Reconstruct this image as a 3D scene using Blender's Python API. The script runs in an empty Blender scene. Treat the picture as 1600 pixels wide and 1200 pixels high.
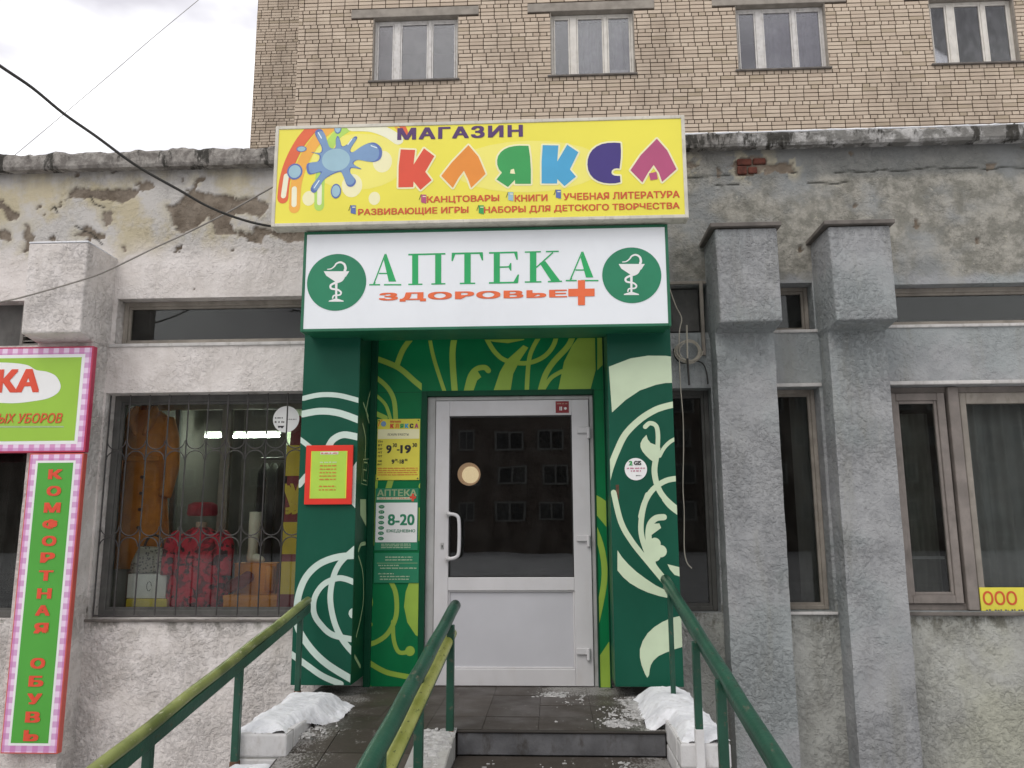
import bpy, math, random
import numpy as np
from mathutils import Vector, Matrix
from mathutils.geometry import tessellate_polygon
R_ = math.radians
scene = bpy.context.scene
COL = scene.collection
random.seed(7)

# ------------------------------------------------------------------ camera
F_PX = 1280.0
CAM = Vector((0.0, -5.9, 1.057))
RIGHT = Vector((0.99878342, 0.0491397, -0.00411979))
UP = Vector((0.01267895, -0.1751693, 0.98445668))
FWD = Vector((-0.04765424, 0.98331125, 0.17557924))
cd = bpy.data.cameras.new('camera')
cam = bpy.data.objects.new('camera', cd)
COL.objects.link(cam)
m = Matrix((RIGHT, UP, -FWD)).transposed().to_4x4()
m.translation = CAM
cam.matrix_world = m
cd.sensor_width = 36.0
cd.lens = 36.0 * F_PX / 1600.0
cd.clip_start = 0.05
cd.clip_end = 500
scene.camera = cam

# ------------------------------------------------------------------ world, sun, exposure
w = bpy.data.worlds.new('World')
scene.world = w
w.use_nodes = True
nt = w.node_tree
nt.nodes.clear()
def wn(t, **k):
    n = nt.nodes.new(t)
    for a, b in k.items(): setattr(n, a, b)
    return n
out = wn('ShaderNodeOutputWorld'); bg = wn('ShaderNodeBackground'); addn = wn('ShaderNodeAddShader')
bg2 = wn('ShaderNodeBackground')
sky = wn('ShaderNodeTexSky', sky_type='NISHITA', sun_disc=False)
sky.sun_elevation = R_(48); sky.sun_rotation = R_(205)
sky.air_density = 1.0; sky.dust_density = 4.0
tc = wn('ShaderNodeTexCoord'); mp = wn('ShaderNodeMapping')
mp.inputs['Scale'].default_value = (1.0, 1.0, 2.2)
mp.inputs['Location'].default_value = (0.62, 0.1, 0.25)
nz = wn('ShaderNodeTexNoise'); nz.inputs['Scale'].default_value = 3.4; nz.inputs['Detail'].default_value = 5
nz.inputs['Roughness'].default_value = 0.5
rmp = wn('ShaderNodeValToRGB')
rmp.color_ramp.elements[0].position = 0.40; rmp.color_ramp.elements[0].color = (0.64, 0.62, 0.66, 1)
rmp.color_ramp.elements[1].position = 0.60; rmp.color_ramp.elements[1].color = (1.25, 1.25, 1.26, 1)
nt.links.new(tc.outputs['Generated'], mp.inputs['Vector']); nt.links.new(mp.outputs['Vector'], nz.inputs['Vector'])
nt.links.new(nz.outputs['Fac'], rmp.inputs['Fac'])
nt.links.new(rmp.outputs['Color'], bg2.inputs['Color']); bg2.inputs['Strength'].default_value = 0.98
nt.links.new(sky.outputs['Color'], bg.inputs['Color']); bg.inputs['Strength'].default_value = 0.05 * 0.3
nt.links.new(bg.outputs[0], addn.inputs[0]); nt.links.new(bg2.outputs[0], addn.inputs[1])
nt.links.new(addn.outputs[0], out.inputs['Surface'])

sd = bpy.data.lights.new('sun', 'SUN'); sd.energy = 0.75; sd.angle = R_(28); sd.color = (1.0, 0.975, 0.94)
sun = bpy.data.objects.new('sun', sd); COL.objects.link(sun)
sun.location = (-8, -12, 14)
sun.rotation_euler = Vector((-0.42, -0.62, 0.95)).to_track_quat('Z', 'Y').to_euler()

scene.view_settings.view_transform = 'Standard'
scene.view_settings.look = 'None'
scene.view_settings.gamma = 1.0
scene.view_settings.use_curve_mapping = False
scene.view_settings.exposure = 0.27
scene.render.engine = 'CYCLES'
scene.cycles.max_bounces = 8
scene.cycles.transparent_max_bounces = 12

# ------------------------------------------------------------------ measuring helper: where a sight line of the photograph meets a plane of the place
def P(px, py, Y=None, Z=None, X=None):
    d = FWD + (px - 800) / F_PX * RIGHT - (py - 600) / F_PX * UP
    if Y is not None: t = (Y - CAM.y) / d.y
    elif Z is not None: t = (Z - CAM.z) / d.z
    else: t = (X - CAM.x) / d.x
    return CAM + t * d
def zm(ox, oy, s):          # coordinates read off an enlargement
    return lambda L: [(ox + a / s, oy + b / s) for a, b in L]

# ------------------------------------------------------------------ scene-graph helpers
def tag(o, label=None, cat=None, group=None, kind=None):
    if label: o['label'] = label
    if cat: o['category'] = cat
    if group: o['group'] = group
    if kind: o['kind'] = kind
    return o
def thing(name, loc, label=None, cat=None, group=None, kind=None):
    o = bpy.data.objects.new(name, None)
    o.empty_display_size = 0.1
    COL.objects.link(o); o.location = loc
    return tag(o, label, cat, group, kind)
def wpos(o):
    v = Vector((0, 0, 0))
    while o: v += Vector(o.location); o = o.parent
    return v

class MB:
    def __init__(s): s.v = []; s.f = []; s.m = []; s.smooth = False
    def add(s, vs, fs, mi=0):
        b = len(s.v); s.v += [tuple(v) for v in vs]; s.f += [tuple(b + i for i in f) for f in fs]; s.m += [mi] * len(fs)
        return s
    def box(s, x0, x1, y0, y1, z0, z1, mi=0):
        x0, x1 = min(x0, x1), max(x0, x1); y0, y1 = min(y0, y1), max(y0, y1); z0, z1 = min(z0, z1), max(z0, z1)
        return s.add([(x0,y0,z0),(x1,y0,z0),(x1,y1,z0),(x0,y1,z0),(x0,y0,z1),(x1,y0,z1),(x1,y1,z1),(x0,y1,z1)],
                     [(0,3,2,1),(4,5,6,7),(0,1,5,4),(1,2,6,5),(2,3,7,6),(3,0,4,7)], mi)
    def tube(s, pts, r, n=8, closed=False, cap=True, mi=0):
        pts = [Vector(p) for p in pts]; N = len(pts)
        rs = r if isinstance(r, (list, tuple)) else [r] * N
        rings = []; prev = None
        for i, p in enumerate(pts):
            if closed: t = (pts[(i + 1) % N] - pts[i - 1])
            else: t = pts[min(i + 1, N - 1)] - pts[max(i - 1, 0)]
            t.normalize()
            if prev is None:
                a = Vector((0, 0, 1)) if abs(t.z) < .9 else Vector((1, 0, 0))
                u = t.cross(a).normalized()
            else:
                u = (prev - t * prev.dot(t)).normalized()
            prev = u; v = t.cross(u)
            rings.append([p + rs[i] * (math.cos(k * 2 * math.pi / n) * u + math.sin(k * 2 * math.pi / n) * v) for k in range(n)])
        vs = [q for r_ in rings for q in r_]; fs = []
        M = N if closed else N - 1
        for i in range(M):
            j = (i + 1) % N
            for k in range(n):
                fs.append((i * n + k, i * n + (k + 1) % n, j * n + (k + 1) % n, j * n + k))
        if cap and not closed:
            fs.append(tuple(range(n - 1, -1, -1))); fs.append(tuple((N - 1) * n + k for k in range(n)))
        return s.add(vs, fs, mi)
    def loft(s, rings, cap=True, mi=0):
        n = len(rings[0]); vs = [q for r_ in rings for q in r_]; fs = []
        for i in range(len(rings) - 1):
            for k in range(n):
                fs.append((i * n + k, i * n + (k + 1) % n, (i + 1) * n + (k + 1) % n, (i + 1) * n + k))
        if cap:
            fs.append(tuple(range(n - 1, -1, -1))); fs.append(tuple((len(rings) - 1) * n + k for k in range(n)))
        return s.add(vs, fs, mi)
    def prism(s, poly, y0, y1, mi=0):      # poly in (x,z)
        n = len(poly)
        area = sum(poly[i][0] * poly[(i+1)%n][1] - poly[(i+1)%n][0] * poly[i][1] for i in range(n))
        if area < 0: poly = poly[::-1]
        vs = [(x, y0, z) for x, z in poly] + [(x, y1, z) for x, z in poly]
        fs = [tuple(range(n)), tuple(range(2 * n - 1, n - 1, -1))]
        for i in range(n):
            j = (i + 1) % n; fs.append((i, n + i, n + j, j))
        return s.add(vs, fs, mi)
    def sphere(s, c, r, n=12, mi=0, sc=(1,1,1)):
        rings = []
        for i in range(1, n):
            a = math.pi * i / n
            rings.append([(c[0] + sc[0]*r*math.sin(a)*math.cos(b*math.pi/n), c[1] + sc[1]*r*math.sin(a)*math.sin(b*math.pi/n), c[2] - sc[2]*r*math.cos(a)) for b in range(2*n)])
        return s.loft(rings, True, mi)
    def islands(s):
        par = list(range(len(s.v)))
        def find(a):
            while par[a] != a: par[a] = par[par[a]]; a = par[a]
            return a
        for f in s.f:
            a = find(f[0])
            for b in f[1:]: par[find(b)] = a
        g = {}
        for f, mi in zip(s.f, s.m): g.setdefault(find(f[0]), []).append((f, mi))
        out = []
        for fs in g.values():
            q = MB(); q.smooth = s.smooth; ids = {}
            for f, mi in fs:
                nf = []
                for i in f:
                    if i not in ids: ids[i] = len(q.v); q.v.append(s.v[i])
                    nf.append(ids[i])
                q.f.append(tuple(nf)); q.m.append(mi)
            out.append(q)
        return out
    def pieces(s, name, mats, parent=None, bevel=0, **k):      # every separate board or block becomes an object of its own
        return [q.build(name, mats, parent, bevel, **k) for q in s.islands()]
    def build(s, name, mats, parent=None, bevel=0, smooth=None, seg=1):
        me = bpy.data.meshes.new(name)
        me.from_pydata(s.v, [], s.f)
        mats = mats if isinstance(mats, (list, tuple)) else [mats]
        for mm in mats: me.materials.append(mm)
        if len(mats) > 1: me.polygons.foreach_set('material_index', s.m)
        if smooth or (smooth is None and s.smooth): me.polygons.foreach_set('use_smooth', [True] * len(s.f))
        me.update()
        o = bpy.data.objects.new(name, me); COL.objects.link(o)
        if parent is not None:
            o.parent = parent
            o.matrix_parent_inverse = Matrix.Translation(-wpos(parent)) if parent.type == 'EMPTY' or True else Matrix()
            off = wpos(parent)
            o.matrix_parent_inverse = Matrix()
            # move the origin to the piece's own base
            c = s.base(); me.transform(Matrix.Translation(-c)); o.location = c - off
        else:
            c = s.base(); me.transform(Matrix.Translation(-c)); o.location = c
        if bevel:
            b = o.modifiers.new('bevel', 'BEVEL'); b.width = bevel; b.segments = seg; b.limit_method = 'ANGLE'; b.angle_limit = R_(40)
        return o
    def base(s):
        a = np.array(s.v); lo = a.min(0); hi = a.max(0)
        return Vector(((lo[0] + hi[0]) / 2, (lo[1] + hi[1]) / 2, lo[2]))

# ------------------------------------------------------------------ material helper
class NT:
    def __init__(s, name):
        s.m = bpy.data.materials.new(name); s.m.use_nodes = True; s.t = s.m.node_tree; s.t.nodes.clear()
        s.out = s.n('ShaderNodeOutputMaterial'); s.p = s.n('ShaderNodeBsdfPrincipled')
        s.l(s.p.outputs[0], s.out.inputs['Surface'])
        s.geo = s.n('ShaderNodeNewGeometry')
    def n(s, t, **k):
        n = s.t.nodes.new(t)
        for a, b in k.items(): setattr(n, a, b)
        return n
    def l(s, a, b): s.t.links.new(a, b)
    def pos(s, scale=(1,1,1), loc=(0,0,0)):
        mp = s.n('ShaderNodeMapping'); mp.inputs['Scale'].default_value = scale; mp.inputs['Location'].default_value = loc
        s.l(s.geo.outputs['Position'], mp.inputs['Vector']); return mp.outputs[0]
    def noise(s, scale, detail=4, rough=.55, vec=None, dist=0):
        n = s.n('ShaderNodeTexNoise'); n.inputs['Scale'].default_value = scale; n.inputs['Detail'].default_value = detail
        n.inputs['Roughness'].default_value = rough; n.inputs['Distortion'].default_value = dist
        s.l(vec if vec is not None else s.geo.outputs['Position'], n.inputs['Vector']); return n.outputs['Fac']
    def voro(s, scale, vec=None, feature='F1'):
        n = s.n('ShaderNodeTexVoronoi', feature=feature); n.inputs['Scale'].default_value = scale
        s.l(vec if vec is not None else s.geo.outputs['Position'], n.inputs['Vector']); return n.outputs['Distance']
    def step(s, v, a, b):
        n = s.n('ShaderNodeMapRange'); n.interpolation_type = 'SMOOTHSTEP'
        n.inputs['From Min'].default_value = a; n.inputs['From Max'].default_value = b
        s.l(v, n.inputs['Value']); return n.outputs[0]
    def math(s, op, a, b=None):
        n = s.n('ShaderNodeMath', operation=op)
        for i, q in enumerate((a, b)):
            if q is None: continue
            if isinstance(q, (int, float)): n.inputs[i].default_value = q
            else: s.l(q, n.inputs[i])
        return n.outputs[0]
    def mix(s, f, a, b, blend='MIX'):
        n = s.n('ShaderNodeMix', data_type='RGBA', blend_type=blend)
        for sock, q in ((n.inputs[0], f), (n.inputs[6], a), (n.inputs[7], b)):
            if isinstance(q, (int, float)): sock.default_value = q
            elif isinstance(q, tuple): sock.default_value = (*q, 1)
            else: s.l(q, sock)
        return n.outputs[2]
    def xyz(s):
        n = s.n('ShaderNodeSeparateXYZ'); s.l(s.geo.outputs['Position'], n.inputs[0]); return n.outputs
    def attr(s, name):
        n = s.n('ShaderNodeAttribute', attribute_name=name); return n.outputs['Fac']
    def bump(s, h, strength=.5, dist=.01, prev=None):
        b = s.n('ShaderNodeBump'); b.inputs['Strength'].default_value = strength; b.inputs['Distance'].default_value = dist
        s.l(h, b.inputs['Height'])
        if prev is not None: s.l(prev, b.inputs['Normal'])
        return b.outputs[0]
    def fin(s, col, rough=.7, bump=None, metal=0, spec=None):
        for nm, q in (('Base Color', col), ('Roughness', rough)):
            i = s.p.inputs[nm]
            if isinstance(q, tuple): i.default_value = (*q, 1)
            elif isinstance(q, (int, float)): i.default_value = q
            else: s.l(q, i)
        if bump is not None: s.l(bump, s.p.inputs['Normal'])
        s.p.inputs['Metallic'].default_value = metal
        if spec is not None: s.p.inputs['Specular IOR Level'].default_value = spec
        return s.m
def paint(name, c, rough=.45, var=.12, scale=6, bumpk=.0, dirt=None, dirtk=.5, spec=None, metal=0):
    t = NT(name); a = t.noise(scale, 5)
    c2 = tuple(x * (1 - var) for x in c); c3 = tuple(min(1, x * (1 + var * .6)) for x in c)
    col = t.mix(t.step(a, .3, .7), c2, c3)
    if dirt:
        d = t.step(t.noise(scale * 2.3, 7, .65, t.pos((1, 1, .45))), .5, .74)
        col = t.mix(t.math('MULTIPLY', d, dirtk), col, dirt)
    b = t.bump(t.noise(scale * 12, 4), bumpk, .004) if bumpk else None
    return t.fin(col, rough, b, metal, spec)
def emis(name, c, s):
    t = NT(name); t.p.inputs['Base Color'].default_value = (*c, 1)
    t.p.inputs['Emission Color'].default_value = (*c, 1); t.p.inputs['Emission Strength'].default_value = s
    return t.m
def glass(name, tint=(.9, .92, .9), k=.75, wav=.05, ior=1.5, rough=.0, dirt=.03, dcol=(.35, .34, .32)):
    t = NT(name); t.t.nodes.remove(t.p)
    tr = t.n('ShaderNodeBsdfTransparent'); tr.inputs[0].default_value = (*tint, 1)
    gl = t.n('ShaderNodeBsdfGlossy'); gl.inputs['Roughness'].default_value = rough; gl.inputs['Color'].default_value = (1, 1, 1, 1)
    df = t.n('ShaderNodeBsdfDiffuse'); df.inputs[0].default_value = (*dcol, 1)
    lw = t.n('ShaderNodeFresnel'); lw.inputs['IOR'].default_value = ior
    fr = t.math('MULTIPLY', lw.outputs[0], k)
    bn = t.bump(t.noise(1.5, 1), wav, .01); t.l(bn, gl.inputs['Normal'])
    m1 = t.n('ShaderNodeMixShader'); t.l(fr, m1.inputs[0]); t.l(tr.outputs[0], m1.inputs[1]); t.l(gl.outputs[0], m1.inputs[2])
    m2 = t.n('ShaderNodeMixShader')
    dn = t.math('MULTIPLY', t.step(t.noise(9, 6, .6, t.pos((1, 1, .5))), .35, .8), dirt)
    t.l(dn, m2.inputs[0]); t.l(m1.outputs[0], m2.inputs[1]); t.l(df.outputs[0], m2.inputs[2])
    t.l(m2.outputs[0], t.out.inputs['Surface'])
    return t.m

# ---- plaster of the shop wall
def plaster(name, mode='wall'):
    t = NT(name); X, Yc, Z = t.xyz()
    big = t.noise(1.1, 6, .6); mid = t.noise(5, 6, .62); fine = t.noise(38, 4, .6)
    streak = t.noise(2.2, 6, .65, t.pos((2.2, 2.2, .35)))
    lc = t.mix(t.step(mid, .3, .7), (.63, .585, .545), (.76, .715, .68))
    lc = t.mix(t.math('MULTIPLY', t.step(streak, .54, .74), .45), lc, (.42, .38, .33))
    rc = t.mix(t.step(mid, .3, .7), (.295, .302, .305), (.385, .39, .39))
    rc = t.mix(t.step(big, .45, .60), rc, t.mix(.6, rc, (.31, .345, .34)))
    low = t.step(Z, .62, .38)
    rc = t.mix(low, rc, t.mix(t.step(mid, .3, .7), (.36, .36, .33), (.47, .475, .44))) if mode == 'wall' else rc
    rc = t.mix(t.math('MULTIPLY', t.step(streak, .5, .7), .45), rc, (.27, .27, .23))
    fx = t.step(t.math('ADD', X, t.math('MULTIPLY', big, .3)), .6, 1.25)
    col = t.mix(fx, lc, rc)
    if mode == 'wall':
        # upper right: grey-green weathered render with pale flecks
        ur = t.mix(t.step(t.noise(7, 8, .72), .40, .62), (.20, .195, .165), (.36, .345, .30))
        ur = t.mix(t.math('MULTIPLY', t.step(t.noise(16, 6, .7), .60, .70), .8), ur, (.52, .48, .37))
        ur = t.mix(t.step(t.noise(2.0, 4, .6), .45, .65), ur, t.mix(.6, ur, (.27, .29, .30)))
        fz = t.math('MULTIPLY', t.step(t.math('ADD', Z, t.math('MULTIPLY', mid, .25)), 2.95, 3.05), t.step(X, .7, 1.0))
        col = t.mix(fz, col, ur)
        # upper left: yellowish cement staining, darker under the cornice
        fl = t.math('MULTIPLY', t.step(Z, 3.05, 3.35), t.step(X, .9, .6))
        yl = t.mix(t.step(t.noise(2.6, 6, .6), .45, .62), (.50, .48, .45), (.47, .415, .29))
        col = t.mix(fl, col, yl)
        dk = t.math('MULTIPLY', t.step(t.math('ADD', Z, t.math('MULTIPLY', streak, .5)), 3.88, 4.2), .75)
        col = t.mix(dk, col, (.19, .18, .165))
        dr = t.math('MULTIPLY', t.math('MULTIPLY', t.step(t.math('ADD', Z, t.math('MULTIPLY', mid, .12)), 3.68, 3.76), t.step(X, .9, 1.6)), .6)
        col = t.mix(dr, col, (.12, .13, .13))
        # yellowish damp stain low at the right
        fy = t.math('MULTIPLY', t.math('MULTIPLY', t.step(X, 2.3, 2.9), t.step(Z, .55, .3)), t.step(t.noise(1.7, 5, .6), .35, .6))
        col = t.mix(fy, col, (.44, .44, .36))
        # dark drip dirt under window sills
        sl = t.math('MULTIPLY', t.step(Z, .30, .46), t.step(Z, .60, .50))
        sl = t.math('MULTIPLY', sl, t.step(t.noise(9, 7, .7, t.pos((1, 1, .6))), .46, .60))
        col = t.mix(t.math('MULTIPLY', sl, .85), col, (.13, .125, .095))
        pe = t.attr('peel')
        brown = t.mix(t.step(t.noise(6, 6, .6), .35, .65), (.15, .12, .09), (.25, .21, .165))
        col = t.mix(pe, col, brown)
        ed = t.attr('edge')
        col = t.mix(t.math('MULTIPLY', ed, .55), col, (.46, .41, .28))
        cr = t.attr('crack')
        col = t.mix(cr, col, (.03, .03, .025))
    spots = t.step(t.noise(46, 3, .5), .70, .76)
    col = t.mix(t.math('MULTIPLY', spots, .6), col, (.16, .15, .13))
    rc_h = t.noise(70, 5, .65, t.pos((1, 1, 1.3))); pebb = t.noise(30, 5, .62)
    amt = t.math('ADD', t.math('MULTIPLY', t.step(t.noise(2.3, 4, .6), .35, .65), .75), .25)
    if mode == 'wall': amt = t.math('MULTIPLY', amt, t.math('ADD', t.math('MULTIPLY', t.step(Z, 1.2, .5), .55), .45))
    hh_ = t.math('ADD', t.math('MULTIPLY', t.step(pebb, .40, .72), .62), t.math('MULTIPLY', rc_h, .5))
    b = t.bump(t.math('MULTIPLY', hh_, amt), 1.0, .026); b = t.bump(t.noise(150, 3), .3, .003, b)
    pit = t.step(t.noise(40, 6, .72), .58, .68)
    col = t.mix(t.math('MULTIPLY', t.math('MULTIPLY', pit, amt), .45), col, (.20, .19, .17))
    smear = t.step(t.noise(3.4, 8, .72, t.pos((1.6, 1.6, .5), (3, 1, 2))), .56, .70)
    col = t.mix(t.math('MULTIPLY', smear, .14), col, (.28, .265, .23))
    return t.fin(col, .92, b, spec=.25)
M = {}
M['plaster'] = plaster('plaster_wall')
M['pier'] = plaster('plaster_pier', 'pier')
def cornice_mat():
    t = NT('cornice_render'); X, Yc, Z = t.xyz()
    st = t.noise(3.2, 8, .72, t.pos((2.0, 1, .6)))
    a = t.mix(t.step(t.noise(11, 7, .7), .38, .62), (.17, .155, .14), (.34, .32, .29))
    b_ = t.mix(t.step(t.noise(6, 7, .68), .44, .60), (.19, .185, .17), (.46, .45, .43))
    fx = t.step(X, .9, 1.7)
    col = t.mix(fx, a, b_)
    col = t.mix(t.step(t.math('ADD', st, t.math('MULTIPLY', Z, .32)), 1.76, 1.86), col, (.05, .048, .042))
    col = t.mix(t.math('MULTIPLY', t.step(st, .535, .62), .85), col, (.055, .052, .045))
    b = t.bump(t.noise(30, 6, .7), .8, .014)
    return t.fin(col, .95, b, spec=.2)
M['cornice'] = cornice_mat()
def brick_mat(name, obj_random):
    t = NT(name)
    if obj_random: r = t.n('ShaderNodeObjectInfo').outputs['Random']
    else: r = t.geo.outputs['Random Per Island']
    col = t.mix(r, (.49, .395, .30), (.62, .52, .405))
    col = t.mix(t.step(r, .90, .97), col, (.43, .35, .25))
    col = t.mix(t.math('MULTIPLY', t.step(t.noise(.7, 7, .65, t.pos((1.4, 1, .7))), .47, .68), .5), col, (.31, .25, .19))
    col = t.mix(t.math('MULTIPLY', t.step(t.noise(30, 4, .6), .45, .75), .25), col, (.36, .30, .24))
    return t.fin(col, .85, t.bump(t.noise(60, 3), .4, .004))
M['brick'] = brick_mat('sand_brick', True)
M['brick_stuff'] = brick_mat('sand_brick_mass', False)
M['mortar'] = paint('dark_mortar', (.075, .052, .035), .95, .3, 8)
M['mortar_back'] = paint('dark_mortar_back', (.055, .038, .025), .95, .3, 8)
M['concrete'] = paint('lintel_concrete', (.30, .27, .23), .9, .2, 5, .4)
M['old_white'] = paint('weathered_white_paint', (.62, .60, .57), .6, .12, 9, .25, (.30, .26, .21), .7)
M['old_cream'] = paint('clean_cream_paint', (.66, .63, .57), .55, .1, 7, .15, (.42, .37, .30), .5)
M['wood'] = paint('pinkish_grey_wood', (.225, .197, .175), .7, .22, 7, .35, (.14, .12, .10), .6)
M['wood_cream'] = paint('cream_grey_wood', (.29, .26, .22), .7, .22, 7, .35, (.17, .15, .12), .6)
M['dark_wood'] = paint('dark_grey_wood', (.10, .098, .09), .7, .25, 7, .3, (.045, .043, .04), .6)
M['ledge'] = paint('white_stone_ledge', (.55, .535, .51), .8, .15, 8, .4, (.25, .23, .2), .6)
M['drip'] = paint('dark_sill_metal', (.13, .115, .10), .6, .3, 9)
M['glass'] = glass('window_glass', (.86, .89, .87), dirt=.05)
M['glass_up'] = glass('upper_window_glass', (.80, .80, .82), 1.4, ior=1.6, dirt=.10, dcol=(.4, .4, .42))
M['glass_door'] = glass('door_glass', (.80, .83, .82), 1.0, .11, ior=1.55, dirt=.02)
M['glass_dirty'] = glass('dusty_glass', (.70, .72, .70), dirt=.07, dcol=(.22, .22, .20))
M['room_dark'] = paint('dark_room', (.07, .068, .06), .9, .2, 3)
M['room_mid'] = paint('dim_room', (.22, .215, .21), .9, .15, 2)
M['shop_wall_lit'] = paint('shop_interior_wall_lit', (.46, .52, .38), .9, .15, 2)  # lightened green, the tube light is put into the colour
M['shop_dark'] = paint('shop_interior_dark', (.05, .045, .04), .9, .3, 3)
M['green_front'] = paint('bottle_green_panel', (.006, .082, .048), .4, .12, 2.0, .03, (.015, .10, .065), .25, spec=.22)
M['green_door'] = paint('bright_green_panel', (.002, .17, .055), .42, .18, 1.6, .03, (.003, .10, .04), .5, spec=.2)
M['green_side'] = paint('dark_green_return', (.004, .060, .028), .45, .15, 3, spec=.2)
M['art_white'] = paint('pale_mint_film', (.55, .67, .59), .45, .07, 4)
M['art_white_r'] = paint('pale_cream_green_film', (.57, .68, .47), .45, .07, 4)
M['art_lime'] = paint('lime_film', (.30, .46, .055), .45, .1, 4)
M['art_pale'] = paint('pale_lime_film', (.36, .48, .25), .45, .1, 4)
M['sign_yellow'] = paint('yellow_sign_film', (.84, .76, .075), .38, .05, 1.5)
M['halo'] = paint('pale_yellow_film', (.88, .84, .50), .4, .03, 4)
M['glow1'] = paint('light_yellow_film', (.87, .80, .17), .4, .03, 4)
M['sign_frame'] = paint('cream_sign_frame', (.62, .59, .50), .5, .12, 8, .1, (.30, .27, .22), .6)
M['p_purple'] = paint('print_purple', (.085, .03, .14), .4, .05)
M['p_red'] = paint('print_red', (.72, .075, .032), .4, .05)
M['p_orange'] = paint('print_orange', (.80, .27, .028), .4, .05)
M['p_green'] = paint('print_green', (.03, .34, .08), .4, .05)
M['p_blue'] = paint('print_blue', (.06, .37, .62), .4, .05)
M['p_navy'] = paint('print_navy', (.045, .025, .19), .4, .05)
M['p_plum'] = paint('print_plum', (.45, .075, .18), .4, .05)
M['p_brick'] = paint('print_brick_red', (.66, .10, .03), .4, .05)
M['p_black'] = paint('print_black', (.02, .02, .02), .4, .05)
M['p_white'] = paint('print_white', (.80, .80, .78), .4, .03)
M['sp_blue'] = paint('splash_blue', (.19, .32, .52), .35, .05, 12)
M['sp_dark'] = paint('splash_dark_blue', (.10, .16, .42), .35, .05)
M['sp_light'] = paint('splash_light_blue', (.33, .52, .60), .35, .05)
M['sp_spark'] = paint('splash_highlight', (.80, .88, .90), .35, .03)
M['r_red'] = paint('rainbow_red', (.75, .13, .04), .4, .05)
M['r_orange'] = paint('rainbow_orange', (.86, .42, .06), .4, .05)
M['r_green'] = paint('rainbow_green', (.45, .70, .12), .4, .05)
M['r_pale'] = paint('rainbow_pale', (.85, .84, .62), .4, .05)
M['sign_white'] = paint('white_sign_film', (.80, .83, .85), .36, .04, 1.4, 0, (.68, .70, .72), .3)
M['pharm_green'] = paint('pharmacy_green', (.012, .21, .10), .4, .06)
M['pharm_letter'] = paint('pharmacy_letter_green', (.015, .38, .11), .4, .06)
M['pharm_orange'] = paint('pharmacy_orange', (.80, .15, .045), .4, .06)
M['frame_green'] = paint('green_sign_edge', (.010, .13, .062), .45, .15, 6)
M['pvc'] = paint('white_pvc', (.60, .59, .59), .38, .05, 4, .02, (.48, .44, .40), .25)
M['pvc_grey'] = paint('grey_door_frame', (.40, .40, .385), .5, .12, 5, .05, (.24, .23, .2), .5)
M['pvc_panel'] = paint('white_pvc_panel', (.52, .52, .54), .36, .04, 3)
M['metal_dark'] = paint('dark_iron', (.06, .055, .05), .6, .2, 20, .2)
M['grille'] = paint('grey_iron_grille', (.055, .05, .048), .6, .3, 20, .2)
def rail_paint(name, a, b, chip):
    t = NT(name); n = t.noise(5, 5)
    col = t.mix(t.step(n, .35, .65), a, b)
    ch = t.step(t.noise(38, 6, .7, t.pos((1, .4, 1))), .60, .64)
    col = t.mix(t.math('MULTIPLY', ch, .8), col, chip)
    col = t.mix(t.step(t.noise(23, 7, .75, t.pos((1, .5, 1), (4, 2, 1))), .66, .70), col, (.10, .05, .028))
    return t.fin(col, t.mix(ch, (.38,)*3, (.8,)*3), t.bump(t.noise(45, 4), .35, .004))
M['rail_green'] = rail_paint('green_rail_paint', (.007, .052, .030), (.012, .075, .044), (.09, .09, .06))
M['rail_yellow'] = rail_paint('yellow_green_rail_paint', (.30, .33, .06), (.42, .44, .12), (.10, .13, .045))
M['rail_yellow2'] = rail_paint('worn_yellow_green_rail_paint', (.10, .125, .03), (.23, .26, .08), (.42, .42, .28))
M['rust'] = paint('rusty_post_foot', (.11, .055, .03), .85, .4, 25, .4)
M['tile'] = None
def tile_mat():
    t = NT('brown_wet_tile'); r = t.n('ShaderNodeObjectInfo').outputs['Random']
    col = t.mix(r, (.036, .028, .021), (.058, .047, .037))
    col = t.mix(t.math('MULTIPLY', t.step(t.noise(4, 7, .7), .45, .62), .6), col, (.045, .038, .03))
    col = t.mix(t.math('MULTIPLY', t.step(t.noise(18, 7, .72, t.pos((1, .5, 1))), .60, .70), .5), col, (.30, .29, .27))
    X, Yc, Z = t.xyz()
    reg = t.math('MAXIMUM', t.step(X, .0, .62), t.step(X, -.95, -1.40))
    reg = t.math('MAXIMUM', reg, t.math('MULTIPLY', t.step(Yc, -.55, -.2), t.step(X, -.4, .1)))
    dn = t.noise(90, 5, .7, t.pos((1, .55, 1))); dm = t.noise(5, 5, .6)
    dk_ = t.step(t.math('ADD', t.math('ADD', t.math('MULTIPLY', dn, .8), t.math('MULTIPLY', dm, .5)), t.math('MULTIPLY', reg, .24)), .80, .93)
    col = t.mix(t.math('MULTIPLY', dk_, .65), col, (.38, .37, .35))
    ro = t.step(t.noise(3, 5), .3, .7)
    return t.fin(col, t.math('ADD', t.math('MULTIPLY', ro, .35), .38), t.bump(t.noise(40, 5, .6), .35, .004))
M['tile'] = tile_mat()
M['step'] = paint('grey_wet_concrete', (.12, .12, .125), .7, .35, 6, .5, (.035, .026, .018), .9)
M['joint'] = paint('dark_joint', (.035, .03, .025), .9, .2)
M['curb_white'] = paint('white_painted_curb', (.60, .59, .58), .75, .08, 8, .4, (.32, .29, .25), .5)
M['curb_grey'] = paint('grey_concrete_curb', (.36, .355, .33), .85, .15, 6, .5, (.18, .16, .13), .5)
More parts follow.
